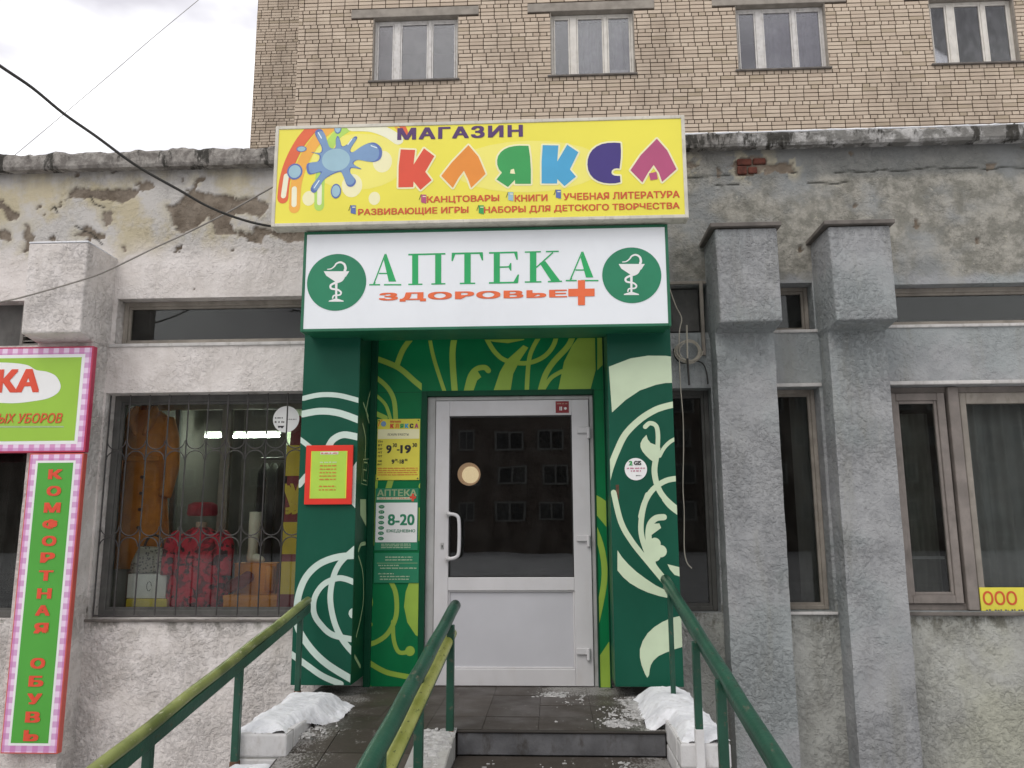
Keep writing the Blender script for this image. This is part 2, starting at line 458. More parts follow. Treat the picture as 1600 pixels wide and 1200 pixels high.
def snow_mat():
    t = NT('trodden_snow')
    col = t.mix(t.step(t.noise(7, 6, .6), .35, .7), (.66, .67, .69), (.82, .83, .84))
    col = t.mix(t.math('MULTIPLY', t.step(t.noise(22, 6, .7), .52, .70), .45), col, (.40, .385, .36))
    return t.fin(col, .7, t.bump(t.noise(28, 5, .6), .5, .012))
M['snow'] = snow_mat()
M['snow_thin'] = paint('thin_wet_snow', (.40, .395, .38), .75, .3, 30, .3, (.20, .18, .16), .8)
M['cable_dark'] = paint('dark_cable', (.035, .033, .03), .6, .2)
M['cable_grey'] = paint('grey_cable', (.26, .24, .21), .6, .2)
M['cable_pale'] = paint('pale_cable', (.48, .44, .36), .6, .15)
M['lime'] = paint('lime_sign', (.30, .52, .045), .4, .05, 2)
M['leaf'] = paint('mid_green_sign', (.075, .36, .040), .4, .05, 2)
M['pink_edge'] = paint('crimson_edge', (.48, .035, .09), .45, .08)
M['red_edge'] = paint('red_edge', (.60, .11, .085), .45, .08)
def gingham(name, a, b, c, k):
    t = NT(name)
    X, Y_, Z = t.xyz()
    fx = t.step(t.math('SINE', t.math('MULTIPLY', X, k)), -.25, .25); fz = t.step(t.math('SINE', t.math('MULTIPLY', Z, k)), -.25, .25)
    col = t.mix(fx, a, b); col = t.mix(t.math('MULTIPLY', fz, .6), col, c)
    return t.fin(col, .42)
M['gingham'] = gingham('pink_gingham', (.66, .30, .52), (.80, .62, .78), (.50, .17, .42), 82)
M['plate_red'] = paint('red_plastic', (.72, .035, .018), .35, .06)
M['plate_lime'] = paint('lime_paper', (.42, .64, .065), .5, .05)
M['plate_yellow'] = paint('yellow_plate', (.76, .68, .07), .4, .05)
M['curtain'] = paint('grey_tulle', (.27, .27, .25), .9, .2, 5)
M['curtain_up'] = paint('pale_tulle', (.50, .50, .52), .9, .15, 4)
M['coat'] = paint('orange_wool', (.58, .20, .028), .9, .18, 14, .4)
M['button'] = paint('dark_button', (.06, .03, .02), .4)
M['beige'] = paint('beige_skin_plastic', (.42, .29, .21), .5, .1)
M['fur'] = paint('brown_fur', (.22, .09, .03), .95, .4, 40, .8)
def floral():
    t = NT('red_floral_cloth')
    col = t.mix(t.step(t.noise(17, 5, .6, None, .5), .50, .56), (.50, .012, .035), (.045, .008, .012))
    col = t.mix(t.step(t.noise(9, 3), .4, .7), col, t.mix(.4, col, (.62, .03, .06)))
    return t.fin(col, .8, t.bump(t.noise(14, 4), .7, .02))
M['floral'] = floral()
M['redhat'] = paint('crimson_felt', (.26, .010, .022), .9, .3, 12, .5)
def leopard():
    t = NT('grey_patterned_leather')
    col = t.mix(t.step(t.voro(55), .25, .5), (.05, .045, .04), (.34, .31, .26))
    return t.fin(col, .5)
M['bag'] = leopard()
M['box_white'] = paint('white_card', (.80, .78, .75), .7, .08)
M['box_yellow'] = paint('yellow_card', (.80, .62, .05), .7, .08)
M['box_orange'] = paint('orange_card', (.75, .26, .02), .7, .15)
M['boot'] = paint('cream_leather', (.80, .74, .60), .5, .1)
M['maroon'] = paint('maroon_board', (.24, .02, .025), .6, .12)
M['mustard'] = paint('mustard_print', (.72, .50, .04), .6, .1)
M['roll'] = paint('dark_red_cloth', (.22, .02, .02), .85, .25, 10, .4)
M['tube_light'] = emis('fluorescent_tube', (.90, 1.0, .84), 190.0)
M['globe'] = emis('warm_globe_lamp', (1.0, .74, .45), .85)
M['globe_glow'] = emis('globe_glow_ring', (1.0, .62, .38), .30)  # weak emission for the glow ring round the globe
M['asphalt'] = paint('snowy_slush_ground', (.50, .50, .51), .85, .25, 1.2, .5, (.16, .15, .14), .7)
M['roof'] = paint('roof_felt', (.20, .20, .20), .9, .2, 3)
M['opp'] = paint('opposite_brick', (.12, .095, .08), .9, .3, .6)
M['opp_trim'] = paint('opposite_window_white', (.21, .21, .20), .6, .05)
M['opp_glass'] = paint('opposite_dark_pane', (.025, .028, .03), .15, .1)
M['red_brick'] = paint('exposed_red_brick', (.125, .038, .024), .95, .4, 16, .9, (.06, .03, .022), .8)
M['louvre'] = paint('grey_louvre', (.20, .19, .17), .7, .2, 9)
M['rope'] = paint('pale_board', (.40, .385, .35), .8, .2, 9, .2)

# ------------------------------------------------------------------ flat print on signs: strokes, shapes and text, clipped to the sheet they are printed on
def clip_rect(poly, x0, x1, z0, z1):
    for ax, val, sgn in ((0, x0, 1), (0, x1, -1), (1, z0, 1), (1, z1, -1)):
        o = []
        for i in range(len(poly)):
            a, b = poly[i - 1], poly[i]
            da, db = sgn * (a[ax] - val), sgn * (b[ax] - val)
            if (da >= 0) != (db >= 0):
                k = da / (da - db); o.append((a[0] + (b[0] - a[0]) * k, a[1] + (b[1] - a[1]) * k))
            if db >= 0: o.append(b)
        poly = o
        if len(poly) < 3: return []
    return poly
def smooth(pts, n=6, closed=False):
    if len(pts) < 3: return pts
    o = []; N = len(pts)
    for i in range(N if closed else N - 1):
        if closed: p0, p1, p2, p3 = pts[i - 1], pts[i], pts[(i + 1) % N], pts[(i + 2) % N]
        else: p0, p1, p2, p3 = pts[max(i - 1, 0)], pts[i], pts[i + 1], pts[min(i + 2, N - 1)]
        for k in range(n):
            t = k / n
            o.append(tuple(.5 * (2 * b + (c - a) * t + (2 * a - 5 * b + 4 * c - d) * t * t + (3 * b - a - 3 * c + d) * t ** 3) for a, b, c, d in zip(p0, p1, p2, p3)))
    if not closed: o.append(tuple(pts[-1]))
    return o
class Sheet:
    """prints on a plane; ax='Y' faces the street, ax='X' is a side face"""
    def __init__(s, plane, rect, ax='Y'):
        s.pl = plane; s.r = rect; s.ax = ax; s.layers = {}; s.call = 0; s.hold = False
    def uv(s, p):
        q = P(p[0], p[1], Y=s.pl) if s.ax == 'Y' else P(p[0], p[1], X=s.pl)
        return (q.x, q.z) if s.ax == 'Y' else (q.y, q.z)
    def _emit(s, key, lvl, poly):
        poly = clip_rect(poly, *s.r)
        if len(poly) < 3: return
        n = len(poly); A = sum(poly[i-1][0] * poly[i][1] - poly[i][0] * poly[i-1][1] for i in range(n))
        if abs(A) < 1e-9: return
        if A < 0: poly = poly[::-1]
        s.seg += 1
        lvl += s.call * 2.5e-5 + (s.seg % 3) * 4e-6
        if s.ax == 'Y': vs = [(x, s.pl - lvl, z) for x, z in poly]
        else: vs = [(s.pl + lvl, x, z) for x, z in poly]
        s.layers.setdefault((key, s.call), MB()).add(vs, [tuple(range(n))])
    seg = 0
    def nxt(s):
        if not s.hold: s.call += 1
    def stroke(s, key, pts, wpx, lvl=.0012, px=True, taper=None, sm=True, caps=True):
        s.nxt()
        if px:
            a = s.uv(pts[0]); k = s.uv((pts[0][0] + 10, pts[0][1])) if s.ax == 'Y' else s.uv((pts[0][0], pts[0][1] + 10))
            wd = wpx * (math.hypot(k[0] - a[0], k[1] - a[1]) / 10)
            q = [s.uv(p) for p in pts]
        else: q = pts; wd = wpx
        if sm: q = smooth(q)
        n = len(q); L = []; Rr = []
        for i, p in enumerate(q):
            a = q[max(i - 1, 0)]; b = q[min(i + 1, n - 1)]
            dx, dz = b[0] - a[0], b[1] - a[1]; h = math.hypot(dx, dz) or 1
            ww = wd / 2 * (1 if taper is None else (taper[0] + (taper[1] - taper[0]) * i / (n - 1)))
            L.append((p[0] - dz / h * ww, p[1] + dx / h * ww)); Rr.append((p[0] + dz / h * ww, p[1] - dx / h * ww))
        # one joined ribbon, emitted piece by piece
        h0 = s.hold; s.hold = True
        for i in range(n - 1): s._emit(key, lvl, [L[i], L[i + 1], Rr[i + 1], Rr[i]])
        if caps:
            for e, i in ((q[0], 0), (q[-1], n - 1)):
                k = 1 if taper is None else taper[0 if i == 0 else 1]
                if k > .15: s.disc(key, e, wd / 2 * k * .98, lvl + .00010 + .00005 * (i == 0), px=False, n=12)
        s.hold = h0
    def disc(s, key, c, r, lvl=.0012, px=True, n=24, sz=1.0):
        s.nxt()
        if px:
            a = s.uv(c); b = s.uv((c[0] + r, c[1])); r = abs(b[0] - a[0]); c = a
        s._emit(key, lvl, [(c[0] + r * math.cos(i * 2 * math.pi / n), c[1] + sz * r * math.sin(i * 2 * math.pi / n)) for i in range(n)])
    def fill(s, key, pts, lvl=.0012, px=True, sm=False):
        s.nxt()
        q = [s.uv(p) for p in pts] if px else pts
        if sm: q = smooth(q, 5, True)
        for t in tessellate_polygon([[Vector((a, b, 0)) for a, b in q]]):
            s._emit(key, lvl, [q[i] for i in t])
    def outline(s, key, pts, wpx, lvl):
        q = [s.uv(p) for p in pts]
        a = s.uv(pts[0]); k = s.uv((pts[0][0] + 10, pts[0][1])); wd = wpx * abs(k[0] - a[0]) / 10
        s.nxt(); h0 = s.hold; s.hold = True
        for i in range(len(q)):
            s.stroke(key, [q[i - 1], q[i]], wd, lvl + .00002 * (i % 3), px=False, sm=False)
        s.hold = h0
    def build(s, parent, names):
        for (key, _), mb in s.layers.items():
            mb.build(names.get(key, 'painted_ornament'), M[key], parent)
_dg = [0]
def glyphs(body, bold=0.0, shear=0.0, space=1.0):
    c = bpy.data.curves.new('t', 'FONT'); c.body = body; c.offset = bold; c.shear = shear; c.space_character = space
    c.resolution_u = 3
    o = bpy.data.objects.new('t', c); COL.objects.link(o)
    bpy.context.view_layer.update()
    me = bpy.data.meshes.new_from_object(o.evaluated_get(bpy.context.evaluated_depsgraph_get()))
    v = np.array([tuple(a.co)[:2] for a in me.vertices]); f = [tuple(p.vertices) for p in me.polygons]
    bpy.data.objects.remove(o); bpy.data.curves.remove(c); bpy.data.meshes.remove(me)
    return v, f
def text(body, x0, x1, z0, z1, Y, mat, parent, name='lettering', bold=.018, shear=0, space=1.0, lvl=.0014, side=None):
    v, f = glyphs(body, 0, shear, space)
    lo = v.min(0); hi = v.max(0)
    u = (v - lo) / (hi - lo)
    mb = MB()
    bw, bh = bold * .95 / (hi[0] - lo[0]), bold * .55 / (hi[1] - lo[1])
    sh_ = [(0, 0)] if bold < .012 else [(-1, -1), (1, 1), (-1, 1), (1, -1), (0, 0)]
    for k, (sx, sy) in enumerate(sh_):
        for i, q in enumerate(f):      # a hair of depth between neighbouring facets, the outlines overlap
            mb.add([(x0 + (bw + u[j][0] * (1 - 2 * bw) + sx * bw) * (x1 - x0), Y - lvl - k * 4e-4 - (i % 61) * 6e-6, z0 + (bh + u[j][1] * (1 - 2 * bh) + sy * bh) * (z1 - z0)) for j in q], [tuple(range(len(q)))])
    return mb.build(name, M[mat] if isinstance(mat, str) else mat, parent)
def text_px(body, a, b, Y, mat, parent, **k):    # a = top-left, b = bottom-right as seen in the photograph
    p = P(*a, Y=Y); q = P(*b, Y=Y)
    return text(body, p.x, q.x, q.z, p.z, Y, mat, parent, **k)

# ------------------------------------------------------------------ numpy noise for real relief
def vnoise(x, z, f, seed):
    rs = np.random.RandomState(seed); T = rs.rand(256, 256)
    x = x * f + 50; z = z * f + 50
    xi = np.floor(x).astype(int); zi = np.floor(z).astype(int); fx = x - xi; fz = z - zi
    fx = fx * fx * (3 - 2 * fx); fz = fz * fz * (3 - 2 * fz)
    g = lambda i, j: T[(xi + i) % 256, (zi + j) % 256]
    return (g(0,0) * (1-fx) + g(1,0) * fx) * (1-fz) + (g(0,1) * (1-fx) + g(1,1) * fx) * fz
def fbm(x, z, f, o=4, seed=1):
    a = 0; s = 0; k = 1
    for i in range(o): a = a + k * vnoise(x, z, f * 2 ** i, seed + i); s += k; k *= .55
    return a / s
def poly_sdf(x, z, poly):
    d = np.full(x.shape, 1e9); ins = np.zeros(x.shape, bool); n = len(poly)
    for i in range(n):
        ax, az = poly[i]; bx, bz = poly[(i + 1) % n]
        ex, ez = bx - ax, bz - az; wx, wz = x - ax, z - az
        t = np.clip((wx * ex + wz * ez) / (ex * ex + ez * ez + 1e-12), 0, 1)
        d = np.minimum(d, np.hypot(wx - t * ex, wz - t * ez))
        c = ((az <= z) & (bz > z)) | ((bz <= z) & (az > z))
        with np.errstate(divide='ignore', invalid='ignore'):
            xc = ax + (z - az) / (bz - az + 1e-12) * (bx - ax)
        ins ^= c & (x < xc)
    return np.where(ins, -d, d)
def pl_dist(x, z, pts):
    d = np.full(x.shape, 1e9)
    for (ax, az), (bx, bz) in zip(pts[:-1], pts[1:]):
        ex, ez = bx - ax, bz - az; wx, wz = x - ax, z - az
        t = np.clip((wx * ex + wz * ez) / (ex * ex + ez * ez + 1e-12), 0, 1)
        d = np.minimum(d, np.hypot(wx - t * ex, wz - t * ez))
    return d

# ================================================================== SETTING
GZ = -0.62
g = MB(); g.box(-90, 90, -90, 60, GZ - .5, GZ)
tag(g.build('ground', M['asphalt']), kind='structure')

# ================================================================== SHOP BUILDING
shop = thing('shop_building', (0, .5, GZ), 'single-storey rendered shop building with peeling plaster, cornice and green entrance', 'building')
# openings: x0,x1,z0,z1
WZ0, WZ1 = .445, 2.08
OPEN = [(-5.5, -3.80, .44, 2.08), (-5.5, -3.79, 2.455, 2.81), (-3.33, -1.60, .445, 2.08), (-3.30, -1.60, 2.457, 2.81),
        (.84, 1.155, .49, 2.065), (.86, 1.155, 2.475, 2.835), (1.585, 1.925, .50, 2.062), (1.585, 1.925, 2.485, 2.84),
        (2.37, 5.6, .497, 2.066), (2.37, 5.6, 2.508, 2.812), (-.93, .325, -.01, 2.05)]
TOP = 3.895
def zpoly(z, L): return [(lambda q: (q.x, q.z))(P(a, b, Y=0)) for a, b in z(L)]
zA = zm(0, 300, 4); z1 = zm(0, 0, 4); z3 = zm(800, 0, 4); z4 = zm(1200, 0, 4); z6 = zm(400, 170, 4)
PEEL = [zpoly(zA, [(395,65),(440,5),(470,-30),(560,-12),(700,-22),(880,-22),(860,20),(800,68),(750,75),(700,58),(600,35),(450,32)]),
        zpoly(zA, [(1050,90),(1120,68),(1150,10),(1240,-10),(1330,20),(1420,25),(1500,40),(1600,30),(1640,110),(1600,150),(1540,140),(1470,130),(1440,190),(1480,270),(1350,262),(1328,215),(1300,150),(1230,200),(1190,245),(1125,262),(1085,190)]),
        zpoly(zA, [(-40,20),(0,50),(60,90),(115,140),(100,172),(40,165),(0,110),(-40,90)]),
        zpoly(zA, [(640,130),(690,118),(700,180),(662,222),(640,180)]),
        zpoly(zA, [(470,268),(540,215),(600,245),(665,262),(650,292),(560,282)]),
        zpoly(zA, [(155,200),(187,200),(190,250),(225,270),(200,310),(182,372),(148,372),(165,310),(150,280)]),
        zpoly(zA, [(-20,240),(35,228),(60,290),(20,306),(-20,290)]),
        zpoly(z1, [(1185,1205),(1222,1125),(1280,1103),(1278,1122),(1235,1145),(1212,1205)]),
        zpoly(zA, [(750,335),(790,320),(795,370),(770,385)]),
        zpoly(zA, [(1440,250),(1500,230),(1640,300),(1640,330),(1560,300),(1500,290)]),
        zpoly(z6, [(-10,735),(60,735),(160,770),(300,765),(300,830),(240,815),(200,850),(150,800),(60,790),(20,830),(-20,800)]),
        zpoly(z6, [(-60,560),(60,570),(80,620),(20,680),(-60,640)]),
        zpoly(z3, [(1340,1050),(1400,1000),(1430,975),(1590,970),(1600,1030),(1535,1085),(1470,1100),(1400,1090),(1395,1045)]),
        zpoly(z4, [(-10,1018),(155,1018),(155,1076),(-10,1078)]),
        zpoly(z3, [(1090,990),(1130,1005),(1185,1035),(1150,1052),(1100,1060),(1080,1030)])]
CRACK = [zpoly(z4, [(420,1078),(520,1070),(640,1078),(700,1058),(780,1070),(900,1062),(1000,1048),(1180,1050),(1300,1050),(1400,1058),(1460,1044),(1600,1048),(1750,1040)]),
         zpoly(z3, [(1100,1112),(1190,1105),(1280,1100),(1360,1098)]), zpoly(z3, [(1250,1150),(1310,1160),(1420,1150)]),
         zpoly(z4, [(150,1075),(190,1080)]), zpoly(z4, [(250,1145),(330,1140),(420,1150),(500,1132)]),
         zpoly(zA, [(560,20),(590,75),(660,100)]), zpoly(zA, [(320,110),(340,90),(360,130)]), zpoly(zA, [(470,210),(520,240),(560,250),(640,330)])]
def wall_grid(x0, x1, z0, z1, step, name):
    # grid lines snapped to the openings' edges
    def lines(a, b, cuts):
        cs = sorted({a, b} | {c for c in cuts if a < c < b}); o = []
        for p, q in zip(cs[:-1], cs[1:]):
            n = max(1, int(round((q - p) / step))); o += [p + (q - p) * i / n for i in range(n)]
        return np.array(o + [b])
    xs = lines(x0, x1, [c for o in OPEN for c in o[:2]]); zs = lines(z0, z1, [c for o in OPEN for c in o[2:]])
    X, Z = np.meshgrid(xs, zs, indexing='ij')
    nx, nz = X.shape
    wig = (fbm(X, Z, 14, 4, 3) - .5) * .055 + (fbm(X, Z, 55, 2, 9) - .5) * .02
    sd_ = np.full(X.shape, 9.)
    for pl in PEEL: sd_ = np.minimum(sd_, poly_sdf(X, Z, pl))
    sd_ = sd_ + wig
    # small random chips, mostly high up on the left part
    chip = fbm(X, Z, 7, 5, 21) - .775 + .06 * np.clip((Z - 3.0) / .8, -1, 1) - .03 * (X > .9)
    pe = np.clip(-sd_ / .008 + .5, 0, 1); pe = np.maximum(pe, np.clip(chip / .01, 0, 1) * (Z > 2.83))
    edge = np.clip(1 - (sd_ - .0) / .09, 0, 1) * (1 - pe) * (fbm(X, Z, 9, 3, 31) > .47)
    ck = np.full(X.shape, 9.)
    for pl in CRACK: ck = np.minimum(ck, pl_dist(X, Z, pl))
    ck = ck + (fbm(X, Z, 30, 2, 77) - .5) * .005
    cr = np.clip(1.4 - np.abs(ck) / .006, 0, 1)
    dep = (fbm(X, Z, 2.2, 3, 5) - .5) * .012 + (fbm(X, Z, 22, 3, 6) - .5) * .006
    Yv = dep + pe * (.011 + .008 * fbm(X, Z, 20, 3, 8)) + cr * .008
    # keep edges of openings flush
    near = np.full(X.shape, 9.)
    for o in OPEN:
        dx = np.maximum(np.maximum(o[0] - X, X - o[1]), 0); dz = np.maximum(np.maximum(o[2] - Z, Z - o[3]), 0)
        near = np.minimum(near, np.hypot(dx, dz))
    Yv = Yv * np.clip(near / .03, .0, 1)
    cx = (xs[:-1] + xs[1:]) / 2; cz = (zs[:-1] + zs[1:]) / 2
    CX, CZ = np.meshgrid(cx, cz, indexing='ij'); keep = np.ones(CX.shape, bool)
    for o in OPEN: keep &= ~((CX > o[0]) & (CX < o[1]) & (CZ > o[2]) & (CZ < o[3]))
    I, J = np.nonzero(keep)
    idx = np.arange(nx * nz).reshape(nx, nz)
    F = np.stack([idx[I, J], idx[I + 1, J], idx[I + 1, J + 1], idx[I, J + 1]], 1)
    V = np.stack([X.ravel(), Yv.ravel(), Z.ravel()], 1)
    base = np.array([0, 0, GZ]); off = np.array(shop.location)
    me = bpy.data.meshes.new(name)
    me.vertices.add(len(V)); me.vertices.foreach_set('co', (V - base).astype(np.float32).ravel())
    me.loops.add(F.size); me.loops.foreach_set('vertex_index', F.ravel().astype(np.int32))
    me.polygons.add(len(F)); me.polygons.foreach_set('loop_start', (np.arange(len(F)) * 4).astype(np.int32))
    me.update(calc_edges=True); me.validate()
    me.polygons.foreach_set('use_smooth', [True] * len(me.polygons))
    for nm, arr in (('peel', pe), ('edge', edge), ('crack', cr)):
        a = me.attributes.new(nm, 'FLOAT', 'POINT'); a.data.foreach_set('value', arr.ravel().astype(np.float32))
    me.materials.append(M['plaster'])
    o = bpy.data.objects.new(name, me); COL.objects.link(o); o.parent = shop
    o.location = Vector(base) - Vector(off)
    return o
wall_grid(-4.7, 4.2, GZ, TOP, .0125, 'wall')
mb = MB()      # rest of the shell: ends beyond the frame, roof slab, back
for x0, x1 in ((-9, -5.5), (5.6, 9)): mb.box(x0, x1, 0, .3, GZ, TOP)
mb.box(-5.5, -4.7, 0, .3, GZ, .44); mb.box(-5.5, -4.7, 0, .3, 2.08, 2.455); mb.box(-5.5, -4.7, 0, .3, 2.81, TOP)
mb.box(4.2, 5.6, 0, .3, GZ, .497); mb.box(4.2, 5.6, 0, .3, 2.066, 2.508); mb.box(4.2, 5.6, 0, .3, 2.812, TOP)
mb.box(-9, -8.7, .3, 6, GZ, TOP); mb.box(8.7, 9, .3, 6, GZ, TOP); mb.box(-9, 9, 6, 6.3, GZ, TOP)
mb.pieces('outer_wall', M['pier'], shop)
rf = MB(); rf.box(-9, 9, .15, 6.3, TOP - .02, TOP + .14); rf.build('roof', M['roof'], shop)
# reveals round every opening
mb = MB()
for (x0, x1, a, b) in OPEN:
    T = .028; Yb = .20
    mb.box(x0 - .03, x0, .003, Yb, a, b); mb.box(x1, x1 + .03, .003, Yb, a, b)
    mb.box(x0 - .03, x1 + .03, .003, Yb, b, b + .03); mb.box(x0 - .03, x1 + .03, .003, Yb, a - .03, a)
mb.pieces('window_reveal', M['pier'], shop)
# cornice with ragged weathered face
def cornice(x0, x1, zb, zt0, zt1, yf, seed):
    xs = np.arange(x0, x1 + .001, .02); n = 9
    V = []; Fc = []
    jag = (fbm(xs, xs * 0 + seed, 7, 4, seed) - .5) * .055
    for i, x in enumerate(xs):
        t = (x - x0) / (x1 - x0); zt = zt0 + (zt1 - zt0) * t + jag[i]
        col = [(yf + .12, zb)] + [(yf + (fbm(np.array(x), np.array(zb + k * .03), 12, 3, seed) - .5) * .025 + (.012 if k in (0, 6) else 0), zb + (zt - zb) * k / 6) for k in range(7)] + [(.3, zt + .01)]
        V += [(x, float(a), float(b)) for a, b in col]
    for i in range(len(xs) - 1):
        for k in range(n - 1): Fc.append((i * n + k, (i + 1) * n + k, (i + 1) * n + k + 1, i * n + k + 1))
    m_ = MB(); m_.add(V, Fc)
    m_.build('cornice', M['cornice'], shop)
cornice(-9, -1.2, 3.850, 3.965, 3.99, -.085, 5); cornice(-1.2, 9, 3.892, 3.985, 4.03, -.085, 9)
# exposed red bricks in the peeled patch
for (a, b) in (((1405, 992), (1500, 1030)), ((1506, 988), (1588, 1024)), ((1408, 1036), (1470, 1088)), ((1476, 1042), (1535, 1082))):
    p = P(800 + a[0] / 4, a[1] / 4, Y=0); q = P(800 + b[0] / 4, b[1] / 4, Y=0)
    mb = MB(); mb.box(p.x, q.x, -.004, .1, q.z, p.z); mb.build('brick', M['red_brick'], shop, .010, seg=2)
# piers with heavy capitals
def pier(x0, x1, cap=True):
    mb = MB()
    xs = np.linspace(x0, x1, 12); zs = np.linspace(GZ, 2.44, 90)
    rings = []
    for z in zs:
        r = []
        for x in xs: r.append((x, -.20 + .006 * (fbm(np.array(x), np.array(z), 6, 3, 4) - .5), z))
        r += [(x1, .25, z), (x0, .25, z)]
        k = (fbm(np.array(x0), np.array(z), 5, 3, 8) - .5) * .01
        r[0] = (x0 + k, r[0][1], z); r[-3] = (x1 + k, r[-3][1], z)
        rings.append([(float(a), float(b), float(c)) for a, b, c in r])
    mb.loft(rings)
    s = mb.build('pier', M['pier'], shop)
    c = MB(); xa, xb = x0 - .012, x1 + .012
    c.add([(x0, -.205, 2.42), (x1, -.205, 2.42), (x1, .2, 2.42), (x0, .2, 2.42),
           (xa + .01, -.40, 2.452), (xb, -.40, 2.455), (xb, .2, 2.455), (xa, .2, 2.452),
           (xa, -.40, 3.12), (xb, -.40, 3.12), (xb, .2, 3.15), (xa, .2, 3.15)],
          [(0, 3, 2, 1), (0, 1, 5, 4), (1, 2, 6, 5), (2, 3, 7, 6), (3, 0, 4, 7), (4, 5, 9, 8), (5, 6, 10, 9), (6, 7, 11, 10), (7, 4, 8, 11), (8, 9, 10, 11)])
    c.build('capital', M['pier'], s, .012, seg=2)
    if cap:
        f = MB(); f.box(xa - .035, xb + .025, -.43, .0, 3.125, 3.155)
        f.build('cap_flashing', M['drip'], s, .003)
    else:
        f = MB(); f.box(xa, xb, -.40, 0, 3.122, 3.135); f.build('snow', M['snow'], s, .004)
    return s
pier(1.165, 1.57); pier(1.945, 2.34); pier(-3.765, -3.345, False)

# ---- windows in the shop wall
def pane(x0, x1, z0, z1, Y, parent, mat='glass', name='pane'):
    mb = MB(); mb.box(x0, x1, Y, Y + .005, z0, z1); return mb.build(name, M[mat], parent)
def frame_mb(x0, x1, z0, z1, w, y0, y1):
    mb = MB(); mb.box(x0, x0 + w, y0, y1, z0, z1); mb.box(x1 - w, x1, y0, y1, z0, z1)
    mb.box(x0 + w, x1 - w, y0, y1, z1 - w, z1); mb.box(x0 + w, x1 - w, y0, y1, z0, z0 + w); return mb
def room(x0, x1, y0, y1, z0, z1, mat, name='room_lining', parent=None):
    mb = MB(); e = .02
    mb.box(x0 - e, x0, y0, y1, z0, z1); mb.box(x1, x1 + e, y0, y1, z0, z1); mb.box(x0, x1, y1, y1 + e, z0, z1)
    mb.box(x0, x1, y0, y1, z0 - e, z0); mb.box(x0, x1, y0, y1, z1, z1 + e)
    return mb.build(name, mat, parent or shop)
def curtain(x0, x1, z0, z1, Y, mat, parent, amp=.02, f=60, name='curtain'):
    n = int((x1 - x0) / .012); V = []; Fc = []
    for i in range(n + 1):
        x = x0 + (x1 - x0) * i / n; y = Y + amp * math.sin(x * f + 1.7 * math.sin(x * 9)) + amp * .4 * math.sin(x * f * 2.3)
        V += [(x, y, z0), (x, y * 1.0 + amp * .3, z1)]
        if i: Fc.append((2 * i - 2, 2 * i, 2 * i + 1, 2 * i - 1))
    mb = MB(); mb.add(V, Fc); mb.smooth = True; return mb.build(name, mat, parent)
WMAT = {}
def window(x0, x1, z0, z1, wood, w=.045, mull=(), gl='glass', y=.12, sill=False):
    m_ = frame_mb(x0, x1, z0, z1, w, y, y + .07)
    o = m_.build('window', M[wood], shop, .004)
    i2 = frame_mb(x0 + w, x1 - w, z0 + w, z1 - w, .018, y + .018, y + .05)
    i2.build('glazing_bead', M[wood], o)
    cs = [x0 + w + .018] + [c for c in mull] + [x1 - w - .018]
    for c in mull:
        mm = MB(); mm.box(c - w * .55, c + w * .55, y - .004, y + .066, z0 + w, z1 - w); mm.build('mullion', M[wood], o, .004)
    for a, b in zip(cs[:-1], cs[1:]): pane(a, b, z0 + w + .018, z1 - w - .018, y + .035, o, gl)
    return o
# left display window (deep frame) and band above
window(-3.33, -1.60, .445, 2.08, 'dark_wood', .05, y=.13)
window(-3.30, -1.60, 2.457, 2.81, 'wood_cream', .035, gl='glass_dirty', y=.10)
window(-5.5, -3.80, .44, 2.08, 'dark_wood', .05, gl='glass_dirty')
vf = MB(); vf.box(-5.5, -3.95, .12, .16, 2.455, 2.81); vf.build('blind_panel', M['dark_wood'], shop)
vent = MB()
vf = frame_mb(-4.08, -3.79, 2.458, 2.79, .025, .05, .12).build('vent_frame', M['louvre'], shop, .003)
for k in range(8):
    z = 2.50 + k * .037; s_ = MB()
    s_.add([(-4.055, .055, z), (-3.815, .055, z), (-3.815, .105, z + .024), (-4.055, .105, z + .024), (-4.055, .055, z + .004), (-3.815, .055, z + .004), (-3.815, .105, z + .028), (-4.055, .105, z + .028)],
           [(0,3,2,1),(4,5,6,7),(0,1,5,4),(1,2,6,5),(2,3,7,6),(3,0,4,7)])
    s_.build('louvre', M['louvre'], vf)
# narrow windows right of the entrance
window(.84, 1.155, .49, 2.065, 'dark_wood', .035, gl='glass_dirty'); window(.86, 1.155, 2.475, 2.835, 'dark_wood', .03, gl='glass_dirty')
mb = MB(); mb.box(.86, 1.15, -.02, .0, 2.84, 2.862); mb.box(1.10, 1.125, -.03, .0, 2.30, 2.86); mb.pieces('window_trim', M['wood_cream'], shop, .003)
mb = MB(); mb.box(.87, 1.10, .06, .075, 2.50, 2.82); mb.build('blind_panel', M['dark_wood'], shop)
window(1.585, 1.925, .50, 2.062, 'wood_cream', .03, gl='glass_dirty'); window(1.585, 1.925, 2.485, 2.84, 'wood_cream', .03, gl='glass_dirty')
mb = MB(); mb.box(1.572, 1.94, -.018, .01, 2.062, 2.088); mb.box(1.572, 1.94, -.014, .01, 2.462, 2.485); mb.box(1.575, 1.94, -.02, .02, .478, .498)
mb.pieces('window_ledge', M['ledge'], shop, .004)
mb = MB(); mb.box(2.343, 5.6, -.022, .01, 2.066, 2.092); mb.box(2.343, 5.6, -.014, .01, 2.485, 2.508); mb.pieces('window_ledge', M['ledge'], shop, .004)
mb = MB(); mb.box(2.343, 5.6, -.03, .12, .473, .495); mb.build('window_sill', M['drip'], shop, .004)
mb = MB(); mb.box(-3.34, -1.6, -.012, .01, 2.43, 2.456); mb.pieces('window_ledge', M['ledge'], shop, .004)
mb = MB(); mb.box(-3.36, -1.6, -.02, .13, .425, .443); mb.build('window_sill', M['drip'], shop, .004)
